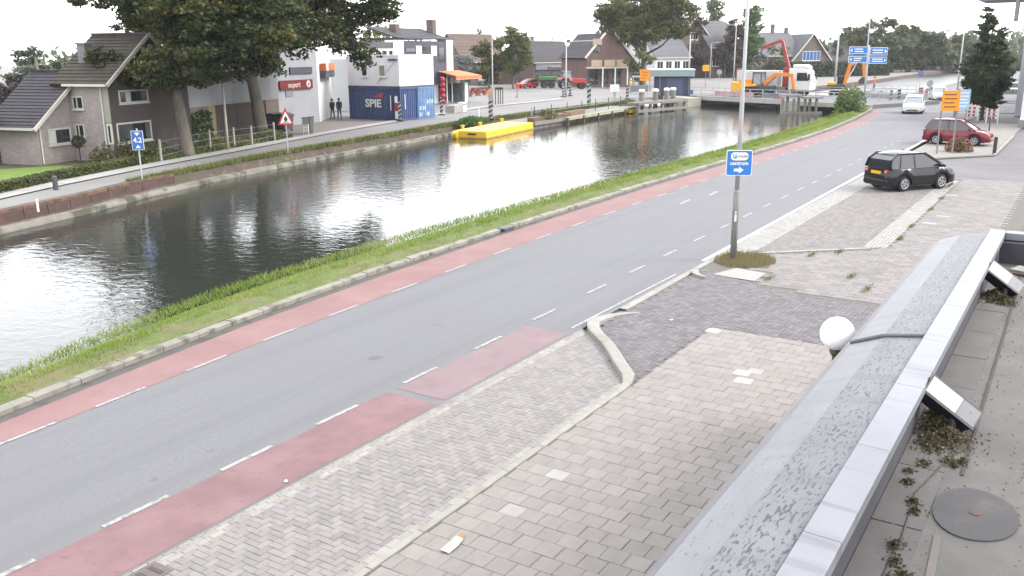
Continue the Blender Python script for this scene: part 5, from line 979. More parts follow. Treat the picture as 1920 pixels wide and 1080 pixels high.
# ================================================================ VEHICLES
tyre_m = rubber; rim_m = mat('alloy_rim', (.45,.46,.48), .35, .05, 4, metal=.8)
def car(loc, head, lab, col, L_=4.2, Wd=1.76, Hh=1.55, belt=.93, hood=.9, nose=.66, wsx=1.05, rfx=.35, rrx=-1.55, tailx=-1.98, plate_m=None, group='cars', glassm=None, simple=False, coat=.0, boxy=0.0):
    t = thing('car', lab, 'car', loc, head, group); gm = glassm or glass
    pm = mat('paint_'+lab[:18], col, .14, .03, 2, spec=.35, coat=coat)
    hl = L_/2; tailx = -hl+.1; rrx = -hl+.5; wsx = hl-(.86 if boxy else 1.02); rfx = wsx-(.92 if boxy else .78); wr = .32; xw = (-hl+.82, hl-.86); hw = Wd/2
    xs = sorted(set([-hl,-hl+.06,-hl+.2,-hl+.4,tailx+.05]+[x+dx for x in xw for dx in (-.42,-.38,-.3,-.2,-.1,0,.1,.2,.3,.38,.42)]+list(np.linspace(xw[0]+.5,xw[1]-.5,6))+[hl-.3,hl-.15,hl-.05,hl])); xs = [x for x in xs if -hl <= x <= hl]
    b = MB(); n_ = 0
    for x in xs:
        tt = (x+hl)/L_; e = min(1, min(x+hl, hl-x)/.45); w_ = hw*(.80+.20*math.sqrt(max(0, 1-(1-e)**2)))
        zb = .24
        for q in xw:
            if abs(x-q) < .40: zb = max(zb, math.sqrt(max(0, .40**2-(x-q)**2))+.27)
        if x > wsx: zt = float(np.interp(x,[wsx,hl-.35,hl-.08,hl],[hood,hood-.09,nose+.05,nose-.06]))
        else: zt = float(np.interp(x,[-hl,-hl+.06,-hl+.3,wsx],[belt-.18,belt-.03,belt+.02,hood]))
        zb = min(zb, zt-.12); zm = (zb+zt)/2
        sec = [(w_*.86,zb),(w_*.985,zb+.04),(w_,zm-.04),(w_*.985,zm+.1 if zm+.1 < zt-.06 else zt-.08),(w_*.93,zt-.03),(w_*.80,zt),(0,zt+.025)]
        pts = [(x,y,z) for y, z in sec]+[(x,-y,z) for y, z in sec[-2::-1]]; b.v += pts; n_ = len(pts)
    for i in range(len(xs)-1):
        for k in range(n_-1): a = i*n_+k; b.f.append((a,a+n_,a+n_+1,a+1))
        b.f.append((i*n_+n_-1,i*n_+2*n_-1,i*n_+n_,i*n_))
    b.f += [tuple(range(n_)), tuple(range((len(xs)-1)*n_, len(xs)*n_))]
    body = b.build('body', pm, t, smooth=True); body.modifiers.new('edges','EDGE_SPLIT').split_angle = R(38)
    # glasshouse
    hb, ht = hw*.90, hw*.70
    prof = [(tailx,belt),(tailx+.06+(.12 if not boxy else 0),belt+(Hh-belt)*.55),(rrx,Hh-.05),(rfx,Hh-.05),(wsx+.18,hood-.01)]
    def yy(z): return hb+(ht-hb)*min(1,(z-belt)/(Hh-belt))
    g = MB()
    for s_ in (1,-1): g.v += [(x,s_*yy(z),z) for x, z in prof]
    g.f = [(0,1,2,3,4),(9,8,7,6,5)]+[(i,i+5,i+6,i+1) for i in range(4)]+[(4,9,5,0)]
    g.build('windows', gm, t)
    r_ = MB(); rx = [(rrx-.1,Hh-.1,.93),(rrx,Hh-.05,.98),((rrx+rfx)/2,Hh+.005,1.0),(rfx,Hh-.045,1),(rfx+.2,Hh-.14,.95)]
    for x, z, k in rx: r_.v += [(x,-ht*1.03*k,z-.045),(x,-ht*.85*k,z),(x,0,z+.02),(x,ht*.85*k,z),(x,ht*1.03*k,z-.045)]
    for i in range(4): r_.f += [(i*5+k,i*5+5+k,i*5+6+k,i*5+1+k) for k in range(4)]
    r_.build('roof', pm, t, smooth=True, recalc=False)
    for s_ in (1,-1):
        def P(i, o=.012): x, z = prof[i]; return Vector((x,s_*(yy(z)+o),z))
        MB().bar(P(0,-.02),P(1,-.02),.07,.07,(0,s_,0)).build('rear_pillar', pm, t); MB().bar(P(1,-.02),P(2,-.02),.07,.07,(0,s_,0)).build('rear_pillar', pm, t); MB().bar(P(3),P(4),.08,.05,(0,s_,0)).build('front_pillar', pm, t); MB().bar(P(2),P(3),.06,.05,(0,s_,0)).build('roof_rail', pm, t)
        xm = (rrx+rfx)/2+.18; MB().bar((xm,s_*(hb+.012),belt),(xm-.03,s_*(ht+.012),Hh-.06),.07,.035,(0,s_,0)).build('middle_pillar', black, t)
        xq = rrx+.15; MB().bar((xq-.1,s_*(hb+.01),belt),(xq+.05,s_*(ht+.01),Hh-.06),.05,.03,(0,s_,0)).build('quarter_pillar', pm, t)
        MB().bar((tailx+.05,s_*(hb+.016),belt+.012),(wsx,s_*(hb+.016),hood+.0),.02,.02).build('belt_trim', chrome if not simple else pm, t)
        MB().box(wsx-.28,wsx-.12,s_*(hw+.02)-.1,s_*(hw+.02)+.1,hood+.02,hood+.15).build('mirror', pm, t, bevel=.03)
        hx = hl-.16; MB().add([(hx+.10,s_*hw*.52,nose-.02),(hx-.22,s_*hw*.955,nose+.04),(hx-.30,s_*hw*.93,nose+.17),(hx+.0,s_*hw*.55,nose+.11)], [(0,1,2,3)]).build('headlight', mat('headlight_glass', (.6,.62,.63), .15, .1, 9, spec=.6), t, recalc=False)
        tl = MB(); tl.box(-hl-.012,-hl+.12,s_*hw*.52,s_*hw*.80,belt-.2,belt-.04) if s_ > 0 else tl.box(-hl-.012,-hl+.12,-hw*.80,-hw*.52,belt-.2,belt-.04)
        tw = tl.build('tail_light', mat('tail_red', (.25,.01,.012), .25, .1, 5, spec=.5), t, bevel=.02)
        MB().lathe([(.05,-hl-.03),(.05,-hl-.012)],(0,s_*hw*.66,belt-.12),10,'x').build('lens', mat('tail_lens', (.55,.4,.38), .25), tw)
        for q in xw:
            y0 = s_*(hw-.20); wl_ = MB().lathe([(wr*.62,-.1),(wr*.93,-.1),(wr,-.07),(wr,.07),(wr*.93,.1),(wr*.62,.1)],(q,s_*(hw-.11),wr),20,'y').build('wheel', tyre_m, t, smooth=False)
            rm = MB(); rm.tube([(q+wr*.6*math.cos(a_),s_*(hw-.002),wr+wr*.6*math.sin(a_)) for a_ in np.linspace(0,6.283,19)],.022,5,False); rm.build('rim', rim_m, wl_)
            for k in range(5): a = 2*math.pi*k/5; MB().bar((q,s_*(hw+.0),wr),(q+wr*.58*math.cos(a),s_*(hw+.0),wr+wr*.58*math.sin(a)),.07,.03,(0,1,0)).build('spoke', rim_m, wl_)
            MB().lathe([(wr*1.1,-.03),(wr*1.1,.03)],(q,s_*(hw-.3),wr+.03),18,'y').build('wheel_arch', black, t)
    MB().box(-hl-.03,-hl+.02,-.28,.28,belt-.25,belt-.12).build('number_plate', plate_m or mat('plate_yellow', (.7,.38,.01), .5), t); MB().box(hl-.03,hl+.02,-.26,.26,.38,.49).build('number_plate', mat('plate_yellow', (.7,.38,.01), .5), t)
    MB().box(-hl-.035,-hl+.05,-hw*.82,hw*.82,.28,.5).build('rear_bumper', pm, t, bevel=.04); MB().box(hl-.12,hl+.012,-hw*.55,hw*.55,.28,.40).build('lower_grille', black, t); MB().box(hl-.1,hl-.002,-hw*.4,hw*.4,nose-.12,nose-.03).build('grille', black, t)
    MB().box(-hl+.3,hl-.3,-hw*.85,hw*.85,.2,.32).build('underbody', black, t)
    return t
car((42.55,6.45,0), R(-36), 'black tall hatchback parked askew on the brick bay', (.010,.010,.013), 3.75,1.72,1.63,.98,.98,.72, boxy=1)
car((64.2,7.1,0), R(-93), 'dark red hatchback parked behind the flowering bush', (.15,.01,.018), 3.9,1.78,1.60,.98,.95,.68)
car((94.6,14.6,0), R(186), 'white car driving towards the camera on the canal road', (.62,.62,.6), 4.3,1.8,1.66,1.0,1.0,.74, glassm=mat('pale_windscreen', (.18,.22,.23), .1, .1, 2, spec=.6))
car((119.5,15.9,0), R(198), 'white car following farther back near the crossing', (.62,.62,.61), 4.3,1.8,1.62,1.0,.98,.72, glassm=MATS['pale_windscreen'])
car((131.2,80.6,0), R(160), 'small bright red car parked across the canal', (.42,.02,.03), 3.8,1.66,1.5,.92,.9,.66)
car((138.4,94.6,0), R(215), 'black car with pale windows parked far behind the flower tubs', (.015,.015,.018), 4.4,1.8,1.7,1.0,.98,.72, glassm=glassl)
car(at(1766,131), R(170), 'white van like car left in the far canal road', (.6,.6,.6), 4.6,1.9,2.2,1.2,1.2,.8)
car(at(1785,130), R(170), 'white car right in the far canal road', (.6,.6,.6), 4.4,1.8,1.7,1.0,1.0,.7)
car(at(1885,193), R(100), 'white car half hidden behind the roadside tree', (.6,.6,.6), 4.4,1.8,1.6,1.0,1.0,.7)
car(at(1880,178), R(100), 'silver car parked beyond the roadside tree', (.35,.36,.38), 4.4,1.8,1.6,1.0,1.0,.7)
def wheel(par, x, y, r, w, m=rubber, rm=None, nm='wheel'):
    wl_ = MB().lathe([(r*.6,-w/2),(r*.95,-w/2),(r,-w*.3),(r,w*.3),(r*.95,w/2),(r*.6,w/2)],(x,y,r),18,'y').build(nm, m, par); MB().lathe([(r*.58,-w*.45),(r*.62,-w*.52),(r*.2,-w*.3),(r*.2,w*.3),(r*.62,w*.52),(r*.58,w*.45)],(x,y,r),16,'y').build('rim', rm or rim_m, wl_); return wl_
tred = mat('tractor_red', (.42,.03,.03), .4, .1, 2, coat=.3)
t = thing('tractor', 'red tractor with grey cab and big wheels behind the white street lamp', 'tractor', at(1068,167), R(-48)); Ht = 1
MB().xz([(.2,.95),(2.6,.85),(2.75,1.2),(2.6,1.6),(.9,1.75),(.2,1.75)],-.42,.42).build('bonnet', tred, t, bevel=.06); MB().xz([(-1.3,.7),(.9,.7),(.7,1.1),(-1.3,1.1)],-.4,.4).build('chassis', darksteel, t)
MB().add([(-1.4,-.8,1.3),(.3,-.75,1.3),(.3,.75,1.3),(-1.4,.8,1.3),(-1.1,-.65,2.7),(-.05,-.6,2.7),(-.05,.6,2.7),(-1.1,.65,2.7)], [(0,1,5,4),(1,2,6,5),(2,3,7,6),(3,0,4,7)]).build('cab_glass', glassl, t, recalc=False); MB().box(-1.25,.1,-.75,.75,2.7,2.85).build('cab_roof', greypanel, t, bevel=.04)
for s_ in (1,-1): wheel(t,-.9,s_*.85,.85,.5,rubber,whitepanel); wheel(t,1.9,s_*.75,.55,.35,rubber,tred); MB().xz([(-1.9,1.5),(-1.5,1.85),(-.4,1.85),(-.0,1.3),(-.2,1.3),(-.5,1.7),(-1.4,1.7),(-1.7,1.4)],s_*.85-.25,s_*.85+.25).build('mudguard', tred, t)
MB().tube([(1.2,-.35,1.7),(1.2,-.35,2.6)],.05,6).build('exhaust', darksteel, t); MB().bar((-1.3,0,.7),(-2.0,0,.6),.15).build('hitch', darksteel, t)
t = thing('farm_trailer', 'low green flatbed trailer standing left of the tractor', 'trailer', at(1027,165), R(-48)); MB().box(-1.6,1.6,-.9,.9,1.35,1.85).build('bed', mat('trailer_green', (.04,.17,.04), .5, .15, 2), t); MB().bar((1.6,0,1.4),(2.6,0,.9),.12).build('drawbar', darksteel, t)
for s_ in (1,-1): wheel(t,.6,s_*.75,.5,.3); wheel(t,-.6,s_*.75,.5,.3)
MB().box(-1.2,1.2,-.5,.5,1.0,1.34).build('frame', darksteel, t)
# lorry with crane on the bridge
t = thing('crane_lorry', 'white lorry with pale body and raised red loading crane on the bridge', 'lorry', (113.6,38.6,.41), R(-93)); wcab = mat('lorry_white', (.66,.67,.66), .4, .04, 1, coat=.3)
MB().box(.4,5.6,-1.25,1.25,1.25,3.05).build('cargo_body', mat('lorry_body', (.5,.52,.51), .5, .04, 1), t, bevel=.03); MB().box(.28,.39,-1.3,1.3,1.1,3.3).build('tail_frame', mat('lorry_dark_red', (.16,.02,.03), .5), t)
MB().box(.3,8.9,-.6,.6,.7,1.05).build('chassis', darksteel, t); MB().xz([(7.0,.75),(9.6,.75),(9.65,1.7),(9.3,3.0),(8.9,3.35),(7.0,3.35)],-1.22,1.22).build('cab', wcab, t, bevel=.08); MB().xz([(7.4,3.36),(9.2,3.36),(8.8,3.75),(7.4,3.8)],-1.1,1.1).build('roof_fairing', wcab, t, bevel=.08)
for s_ in (1,-1):
    MB().xz([(8.0,1.9),(9.35,1.9),(9.15,2.85),(8.0,2.85)],s_*1.235-.01,s_*1.235+.01).build('side_window', glass, t)
    for x in (1.6,2.9,8.4): wheel(t,x,s_*1.0,.5,.3)
    MB().box(3.6,6.6,s_*1.1-.05,s_*1.1+.05,.55,1.1).build('side_guard', greypanel, t); MB().box(9.4,9.6,s_*1.35-.12,s_*1.35+.12,2.0,2.7).build('mirror', black, t)
MB().add([(9.68,-1.1,1.75),(9.68,1.1,1.75),(9.38,1.05,2.9),(9.38,-1.05,2.9)], [(0,1,2,3)]).build('windscreen', glass, t, recalc=False)
cr = mat('crane_red', (.3,.035,.035), .45, .12, 2)
MB().box(6.0,6.7,-.5,.5,1.1,3.4).build('crane_base', cr, t); MB().bar((6.6,0,3.2),(5.5,0,6.6),.34,.34).build('crane_boom', cr, t); MB().bar((5.5,0,6.65),(2.9,0,5.7),.3,.34).build('crane_jib', cr, t); MB().bar((6.35,.1,4.0),(5.8,.1,5.9),.14).build('ram', chrome, t); MB().bar((3.0,0,5.6),(2.9,0,4.9),.15).build('hanger', darksteel, t)
gb = MB(); 
for s_ in (1,-1): gb.tube([(2.9+s_*.1,0,4.9),(2.9+s_*.75,0,4.6),(2.9+s_*.85,0,4.0),(2.9+s_*.25,0,3.4)],.2,6)
gb.build('grab', mat('grab_dark', (.05,.05,.055), .5, .2, 3), t)
# wheeled digger in front of the lorry
orange = mat('digger_orange', (.68,.22,.02), .45, .08, 1.5, coat=.2)
t = thing('wheeled_digger', 'orange wheeled digger with dark cab parked in front of the lorry', 'digger', (110.6,35.2,.41), R(-95)); 
MB().box(-1.6,2.2,-.9,.9,.7,1.35).build('chassis', darksteel, t, bevel=.05); MB().box(-1.9,-.2,-.85,.85,1.36,2.1).build('engine_cover', orange, t, bevel=.08); MB().add([(-.2,-.7,1.36),(1.0,-.7,1.36),(1.0,.7,1.36),(-.2,.7,1.36),(-.1,-.6,2.8),(.85,-.6,2.8),(.85,.6,2.8),(-.1,.6,2.8)], [(0,1,5,4),(1,2,6,5),(2,3,7,6),(3,0,4,7)]).build('cab_glass', glassl, t, recalc=False); MB().box(-.2,.95,-.7,.7,2.8,2.92).build('cab_roof', black, t)
for k in ((-.15,-.68),(.95,-.68),(-.15,.68),(.95,.68)): MB().bar((k[0],k[1],1.36),(k[0]*.92,k[1]*.9,2.82),.09).build('cab_post', black, t)
MB().bar((1.1,-.2,1.5),(2.6,-.2,2.75),.4,.45).build('boom', orange, t); MB().bar((2.55,-.2,2.75),(4.6,-.2,2.6),.36,.4).build('boom', orange, t); MB().bar((4.5,-.2,2.75),(4.9,-.2,.9),.3,.34).build('dipper', orange, t); MB().xz([(4.6,1.0),(5.2,.9),(5.2,.3),(4.7,.1),(4.4,.5)],-.5,.15).build('bucket', darksteel, t); MB().bar((1.5,-.2,1.5),(2.6,-.2,2.4),.12).build('ram', chrome, t)
for s_ in (1,-1): wheel(t,-1.1,s_*.9,.5,.35); wheel(t,1.5,s_*.9,.5,.35)
t = thing('yellow_skip', 'small bright yellow tipping skip beside the wheeled digger', 'skip', (109.9,37.2,.41), R(-95)); MB().xz([(-.6,.2),(.5,.2),(.9,1.6),(-.6,1.75)],-.7,.7).build('tub', yl, t); MB().xz([(.9,1.2),(2.4,1.3),(2.4,1.5),(.9,1.6)],-.5,.5).build('lip', yl, t); MB().box(-.5,.4,-.6,.6,0,.2).build('base', darksteel, t)
# tracked excavator at the right end of the bridge
t = thing('tracked_excavator', 'orange tracked excavator with folded arm at the right end of the bridge', 'excavator', (117.5,26.9,.41), R(-80)); t.scale = (.82,)*3
for s_ in (1,-1): MB().xz([(-1.5,.35),(-1.2,.05),(1.2,.05),(1.5,.35),(1.2,.7),(-1.2,.7)],s_*.9-.22,s_*.9+.22).build('track', rubber, t)
MB().box(-.6,.6,-.7,.7,.3,.75).build('undercarriage', mat('excavator_red', (.3,.04,.05), .5), t); MB().box(-1.6,.9,-1.0,1.0,.95,1.7).build('upper_body', darksteel, t, bevel=.08); MB().box(-1.65,-.5,-1.0,1.0,1.5,2.0).build('counterweight', yl, t, bevel=.1)
MB().box(-.4,.9,.2,1.0,1.7,2.9).build('cab', glass, t, bevel=.06); MB().bar((.7,-.3,1.6),(1.3,-.3,4.6),.6,.5).build('boom', orange, t); MB().bar((1.25,-.3,4.5),(3.0,-.3,5.6),.55,.5).build('boom', orange, t); MB().bar((3.0,-.3,5.7),(3.4,-.3,2.6),.32,.36).build('dipper', orange, t); MB().bar((1.1,-.3,2.4),(2.2,-.3,4.8),.14).build('ram', chrome, t); MB().xz([(3.1,2.8),(3.7,2.6),(3.6,1.9),(2.9,1.7),(2.6,2.2)],-.7,.1).build('bucket', darksteel, t)
# ================================================================ BARRIERS
def barrier(loc, lab, ang, w=2.0, h_=1.1, m=posts):
    t = thing('site_barrier', lab, 'barrier', loc, ang, 'site barriers'); 
    for z in (.15,h_*.6,h_): MB().bar((-w/2,0,z),(w/2,0,z),.05).build('rail', m, t)
    for x in (-w/2,0,w/2): MB().bar((x,0,.02),(x,0,h_),.05).build('upright', m, t)
    for x in (-w/2,w/2): MB().box(x-.15,x+.15,-.25,.25,0,.09).build('foot', rubber, t)
    return t
for i, (q, lb) in enumerate((((1640,172),'pale mesh barrier right of the blue sign mast'),((1655,178),'pale mesh barrier behind the striped board pair'),((1632,190),'white barrier at the verge end below the blue boards'),((1648,196),'white barrier near the red lane end'),((1662,184),'grey barrier left of the second white car'),((1700,178),'pale barrier across the closed road behind the white car'),((1755,180),'white barrier beside the second white car'))): barrier(at(*q), lb, camR+random.uniform(-.3,.3), 2.2, 1.2)
def redwhite(loc, lab, ang):
    t = thing('striped_barrier', lab, 'barrier', loc, ang, 'red and white barriers round the tree')
    for k, z in enumerate((.35,.65,.95)):
        pl_ = MB().box(-.45,.45,-.02,.02,z,z+.18).build('plank', signwhite, t)
        for x in (-.42,-.02): MB().box(x,x+.22,-.024,-.021,z,z+.18).build('stripe', rw, pl_)
    MB().box(-.5,-.44,-.03,.03,0,1.25).build('post', signwhite, t); MB().box(.44,.5,-.03,.03,0,1.25).build('post', signwhite, t); return t
redwhite(at(1822,226), 'red and white barrier left of the roadside tree trunk', camR); redwhite(at(1841,220), 'red and white barrier at the roadside tree trunk', camR+.2); redwhite(at(1859,231), 'red and white barrier right of the roadside tree trunk', camR)
bl = thing('concrete_block', 'low concrete block with three round holes near the flower tubs', 'block', at(858,210), R(12)); MB().box(-1.9,1.0,-.5,.5,0,.75).build('block', whitepav, bl, bevel=.03); MB().box(.1,1.05,-.56,.0,.02,.95).build('end_piece', whitepanel, bl)
for x in (.25,.55,.85): MB().lathe([(.1,-.58),(.1,-.565)],(x,0,.75),10,'y').build('hole', lead, bl)
tb = thing('trestle', 'brown wooden trestle frame standing by the slim pole', 'frame', at(936,196), camR); MB().box(-.45,.45,-.2,.2,1.7,1.95).build('top', wooddark, tb)
for x in (-.42,-.1,.15,.42): MB().box(x-.05,x+.05,-.15,.15,0,1.7).build('leg', wooddark, tb)
pb = thing('planter_box', 'low brown planter box behind the flower row', 'planter', at(900,172), R(8)); MB().box(-2.6,2.6,-.25,.25,0,.55).build('box', wooddark, pb); MB().box(-2.5,2.5,-.2,.2,.56,.7).build('hedge_top', mat('low_green', (.08,.11,.03), .9, .3, 5), pb)
ug = thing('utility_cabinet', 'white utility cabinet on the far paving beyond the jetty', 'cabinet', at(1152,186), camR); MB().box(-.55,.55,-.3,.3,.9,1.8).build('box', whitepanel, ug); MB().box(-.15,.15,-.1,.1,0,.9).build('stand', posts, ug)
sf = thing('material_rack', 'grey pallets and pipes stacked left of the keeper cabin', 'rack', at(1198,172,.3), camR); MB().box(-1.2,1.2,-.6,.6,.0,.9).build('pallets', greypanel, sf); MB().box(-1.0,1.8,-.4,.4,2.0,2.2).build('pipes', posts, sf); MB().box(-.9,-.8,-.3,.3,.9,2.0).build('post', steel, sf); MB().box(1.5,1.6,-.3,.3,0,2.0).build('post', steel, sf)
# ================================================================ PEOPLE
skin = mat('skin', (.42,.26,.19), .6, .05, 5)
def person(loc, head, lab, top, legs, hair, hi=1.76, arms=0, stride=.12, vest=None):
    t = thing('person', lab, 'person', loc, head); k = hi/1.76
    V = [(0,0,.93,.15),(0,0,1.15,.14),(0,0,1.38,.165),(0,0,1.5,.07),(0.01,0,1.58,.065),(0.02,0,1.66,.105),(.0,0,1.74,.07)]; E = [(0,1),(1,2),(2,3),(3,4),(4,5),(5,6)]
    def ch(root, pts):
        p_ = root
        for q in pts: V.append(q); E.append((p_, len(V)-1)); p_ = len(V)-1
    for s_ in (1,-1):
        st = stride*s_
        ch(0, [(0,s_*.09,.88,.10),(st*.6,s_*.1,.5,.07),(st,s_*.1,.1,.045),(st+.05,s_*.1,.05,.05),(st+.17,s_*.11,.035,.035)])
        a = -st if not arms else arms
        ch(2, [(0,s_*.19,1.42,.065),(a*.4,s_*.24,1.15,.05),(a*1.4+.04,s_*.23,.93,.038),(a*1.6+.06,s_*.22,.84,.042),(a*1.7+.07,s_*.21,.77,.02)])
    me = bpy.data.meshes.new('body'); me.from_pydata([(x*k,y*k,z*k) for x, y, z, r in V], E, []); o = bpy.data.objects.new('body', me); C.objects.link(o)
    sk = o.modifiers.new('skin','SKIN'); sk.use_smooth_shade = True
    for i, q in enumerate(me.skin_vertices[0].data): q.radius = (V[i][3]*k,)*2; q.use_root = i == 0
    o.modifiers.new('sub','SUBSURF').levels = 1; o.modifiers['sub'].render_levels = 1
    dg = bpy.context.evaluated_depsgraph_get(); m2 = bpy.data.meshes.new_from_object(o.evaluated_get(dg)); bpy.data.objects.remove(o)
    m2.materials.clear()
    for m_ in (skin, top, legs, black): m2.materials.append(m_)
    for f in m2.polygons:
        c = f.center; z = c.z/k; f.use_smooth = True
        f.material_index = 3 if z < .09 else 0 if z > 1.51 else (0 if abs(c.y)/k > .16 and z < .9 else 2 if z < .96 and abs(c.y)/k < .2 else 1)
    b_ = bpy.data.objects.new('body', m2); C.objects.link(b_); b_.parent = t
    MB().sphere((-.005*k,0,1.69*k),.118*k,12,8,(1,.92,.95)).build('hair', hair, t, smooth=True)
    MB().sphere((.118*k,0,1.645*k),.018*k,6,4).build('nose', skin, t)
    for s_ in (1,-1): MB().sphere((.108*k,s_*.035*k,1.67*k),.011*k,6,4).build('eye', black, t)
    if vest: MB().lathe([(.185*k,1.0*k),(.19*k,1.2*k),(.2*k,1.4*k),(.12*k,1.48*k)],n=12).build('vest', vest, t)
    return t
navyc = mat('cloth_navy', (.02,.022,.035), .9, .2, 6); greyc = mat('cloth_grey', (.33,.33,.34), .9, .1, 6); hiv = mat('hi_vis_yellow', (.55,.62,.03), .7, .1, 4); redc = mat('cloth_red', (.55,.10,.07), .9, .1, 5); hairm = mat('dark_hair', (.03,.022,.018), .8)
person(at(624,224), R(75), 'person in dark clothes standing left beside the dark blue container', navyc, navyc, hairm, 1.85)
person(at(637,224), R(60), 'person in dark jacket standing closest to the dark blue container', navyc, mat('cloth_jeans', (.05,.06,.1), .9), hairm, 1.9)
person(at(970,183), R(150), 'worker in a salmon red shirt and pale trousers before the small red car', redc, greyc, hairm, 2.25, vest=None)
person(at(919,196), R(200), 'worker in an orange and white top beside the slim pole', mat('cloth_orange', (.6,.28,.14), .9, .1, 5), greyc, hairm, 2.0)
person(at(1182,174), R(120), 'worker in a yellow high visibility vest beside the bridge approach', hiv, mat('cloth_lime', (.4,.5,.05), .9), mat('white_helmet', (.7,.7,.65), .5), 2.0, vest=mat('hi_vis_orange', (.7,.3,.08), .7))
person(at(1638,170), R(100), 'worker in an orange jacket right of the blue sign mast', mat('cloth_hi_orange', (.75,.16,.03), .8), navyc, hairm, 2.0)
# ================================================================ TREES AND SHRUBS
bark = mat('bark', (.14,.125,.1), .95, .25, 3, .8, 14, stretch=(2,2,.5), c3=(.08,.09,.05), c3scale=1.5); barkd = mat('dark_bark', (.06,.05,.045), .95, .25, 3, .5, 20)
L_big = leafmat('plane_leaf', (.022,.038,.013), (.042,.06,.018), (.12,.10,.024)); L_mid = leafmat('mid_leaf', (.05,.07,.022), (.10,.115,.035), (.19,.165,.055)); L_dark = leafmat('dark_leaf', (.022,.036,.018), (.038,.056,.024), (.07,.085,.035)); L_far = leafmat('far_leaf', (.06,.08,.045), (.09,.11,.06), (.13,.13,.07)); L_purp = leafmat('purple_leaf', (.05,.035,.038), (.075,.05,.05), (.07,.07,.04)); L_yel = leafmat('yellowing_leaf', (.08,.085,.02), (.16,.15,.04), (.3,.25,.07)); L_con = leafmat('conifer_needle', (.02,.03,.02), (.035,.045,.03), (.05,.06,.04)); L_grn = leafmat('fresh_leaf', (.04,.085,.02), (.07,.13,.03), (.12,.17,.05)); L_blue = leafmat('blue_spruce', (.09,.12,.11), (.14,.18,.17), (.2,.23,.2))
def tree(name, loc, lab, trunk, clumps, n, leaf, m, group=None, limbs=6, bk=bark, lean=(0,0), th=None, fill=.55, cat='tree'):
    # trunk=(height of bare trunk, radius); clumps=[(x,y,z,rx,ry,rz)] local
    t = thing(name, lab, cat, loc, random.uniform(0,6.28) if False else 0, group); h0, r0 = trunk
    top = max(c[2] for c in clumps) if th is None else th
    b = MB(); b.tube([(0,0,-.2),(.0,0,.15),(lean[0]*.4,lean[1]*.4,h0*.5),(lean[0],lean[1],h0),(lean[0]*1.2,lean[1]*1.2,top)],[r0*1.35,r0*1.05,r0*.9,r0*.75,r0*.2],10)
    b.build('trunk', bk, t, smooth=True)
    for c in random.sample([c for c in clumps if c[2] > h0+.8] or clumps, min(limbs, len([c for c in clumps if c[2] > h0+.8] or clumps))):
        z0 = h0*random.uniform(.75,1.0); p0 = Vector((lean[0],lean[1],z0)); p1 = Vector((c[0],c[1],c[2])); mid = p0.lerp(p1,.5)+Vector((0,0,-.08*(p1-p0).length))
        MB().tube([p0,mid,p1],[r0*.42,r0*.28,r0*.07],7).build('limb', bk, t, smooth=True)
    vol = np.array([c[3]*c[4]*c[5] for c in clumps])**.75; vol /= vol.sum(); idx = rng.choice(len(clumps), n, p=vol); it = iter(idx)
    # small sub-clumps give the crown light and dark pads
    subs = []
    for c in clumps:
        k = max(8, int(26*(c[3]*c[4]*c[5])**.33/2.0))
        ss = []
        for _ in range(k):
            d_ = Vector((random.gauss(0,1),random.gauss(0,1),random.gauss(0,1))).normalized()*(random.random()**.33); ss.append((c[0]+d_.x*c[3]*.85, c[1]+d_.y*c[4]*.85, c[2]+d_.z*c[5]*.85, .42*(c[3]*c[4]*c[5])**.333))
        subs.append(ss)
    allsub = np.array([q for ss in subs for q in ss]); cnt = np.array([len(ss) for ss in subs]); off = np.concatenate([[0], np.cumsum(cnt)[:-1]])
    pick = allsub[off[idx]+(rng.random(n)*cnt[idx]).astype(int)]; dd = rng.normal(size=(n,3)); dd /= np.linalg.norm(dd, axis=1, keepdims=True)
    cen = pick[:,:3]+dd*(rng.random((n,1))**fill)*pick[:,3:4]*np.array([1.15,1.15,.6])
    leaves('crown', n, cen, leaf, m, t, flat=.5)
    return t
def blob(rx, ry, z0, z1, k, s, jit=.25):
    out = []
    for i in range(k):
        while True:
            d_ = Vector((random.uniform(-1,1),random.uniform(-1,1),random.uniform(-1,1)))
            if .2 < d_.length < 1: break
        out.append((d_.x*rx, d_.y*ry, (z0+z1)/2+d_.z*(z1-z0)/2, s*random.uniform(1-jit,1+jit), s*random.uniform(1-jit,1+jit), s*.75*random.uniform(1-jit,1+jit)))
    return out
# two big canal-side trees
def bigcrown(rx, ry, zb, zt, k, s, cx=0, cy=0):
    # zb(u) lower edge of the crown as a function of the offset u towards the picture's right
    out = []; ux, uy = math.cos(camR), math.sin(camR)
    while len(out) < k:
        u_, v_ = random.uniform(-1,1), random.uniform(-1,1)
        if u_*u_+v_*v_ > 1: continue
        u_ *= rx; v_ *= ry; lo = zb(u_); hi = lo+(zt-lo)*math.sqrt(max(.05,1-(u_/rx)**2*.85-(v_/ry)**2*.6)); z = lo+s*.7+(hi-lo-s)*random.random()**1.25
        q = s*random.uniform(.8,1.25); out.append((cx+u_*ux-v_*uy, cy+u_*uy+v_*ux, z, q, q, q*.72))
    return out
crown1 = bigcrown(4.3,4.6,lambda u_: float(np.interp(u_,[-5.2,-4.2,-3.2,-1.5,0,2,5,7],[6.5,5.2,4.4,3.8,3.8,3.9,4.3,5])),18,74,1.5,2.1*math.cos(camR),2.1*math.sin(camR))
crown1 += [(u_*math.cos(camR), u_*math.sin(camR), z_, 1.0, 1.0, .5) for u_, z_ in ((-5.3,9.0),(-6.4,9.5),(-4.4,8.8),(-4.6,10.5))]
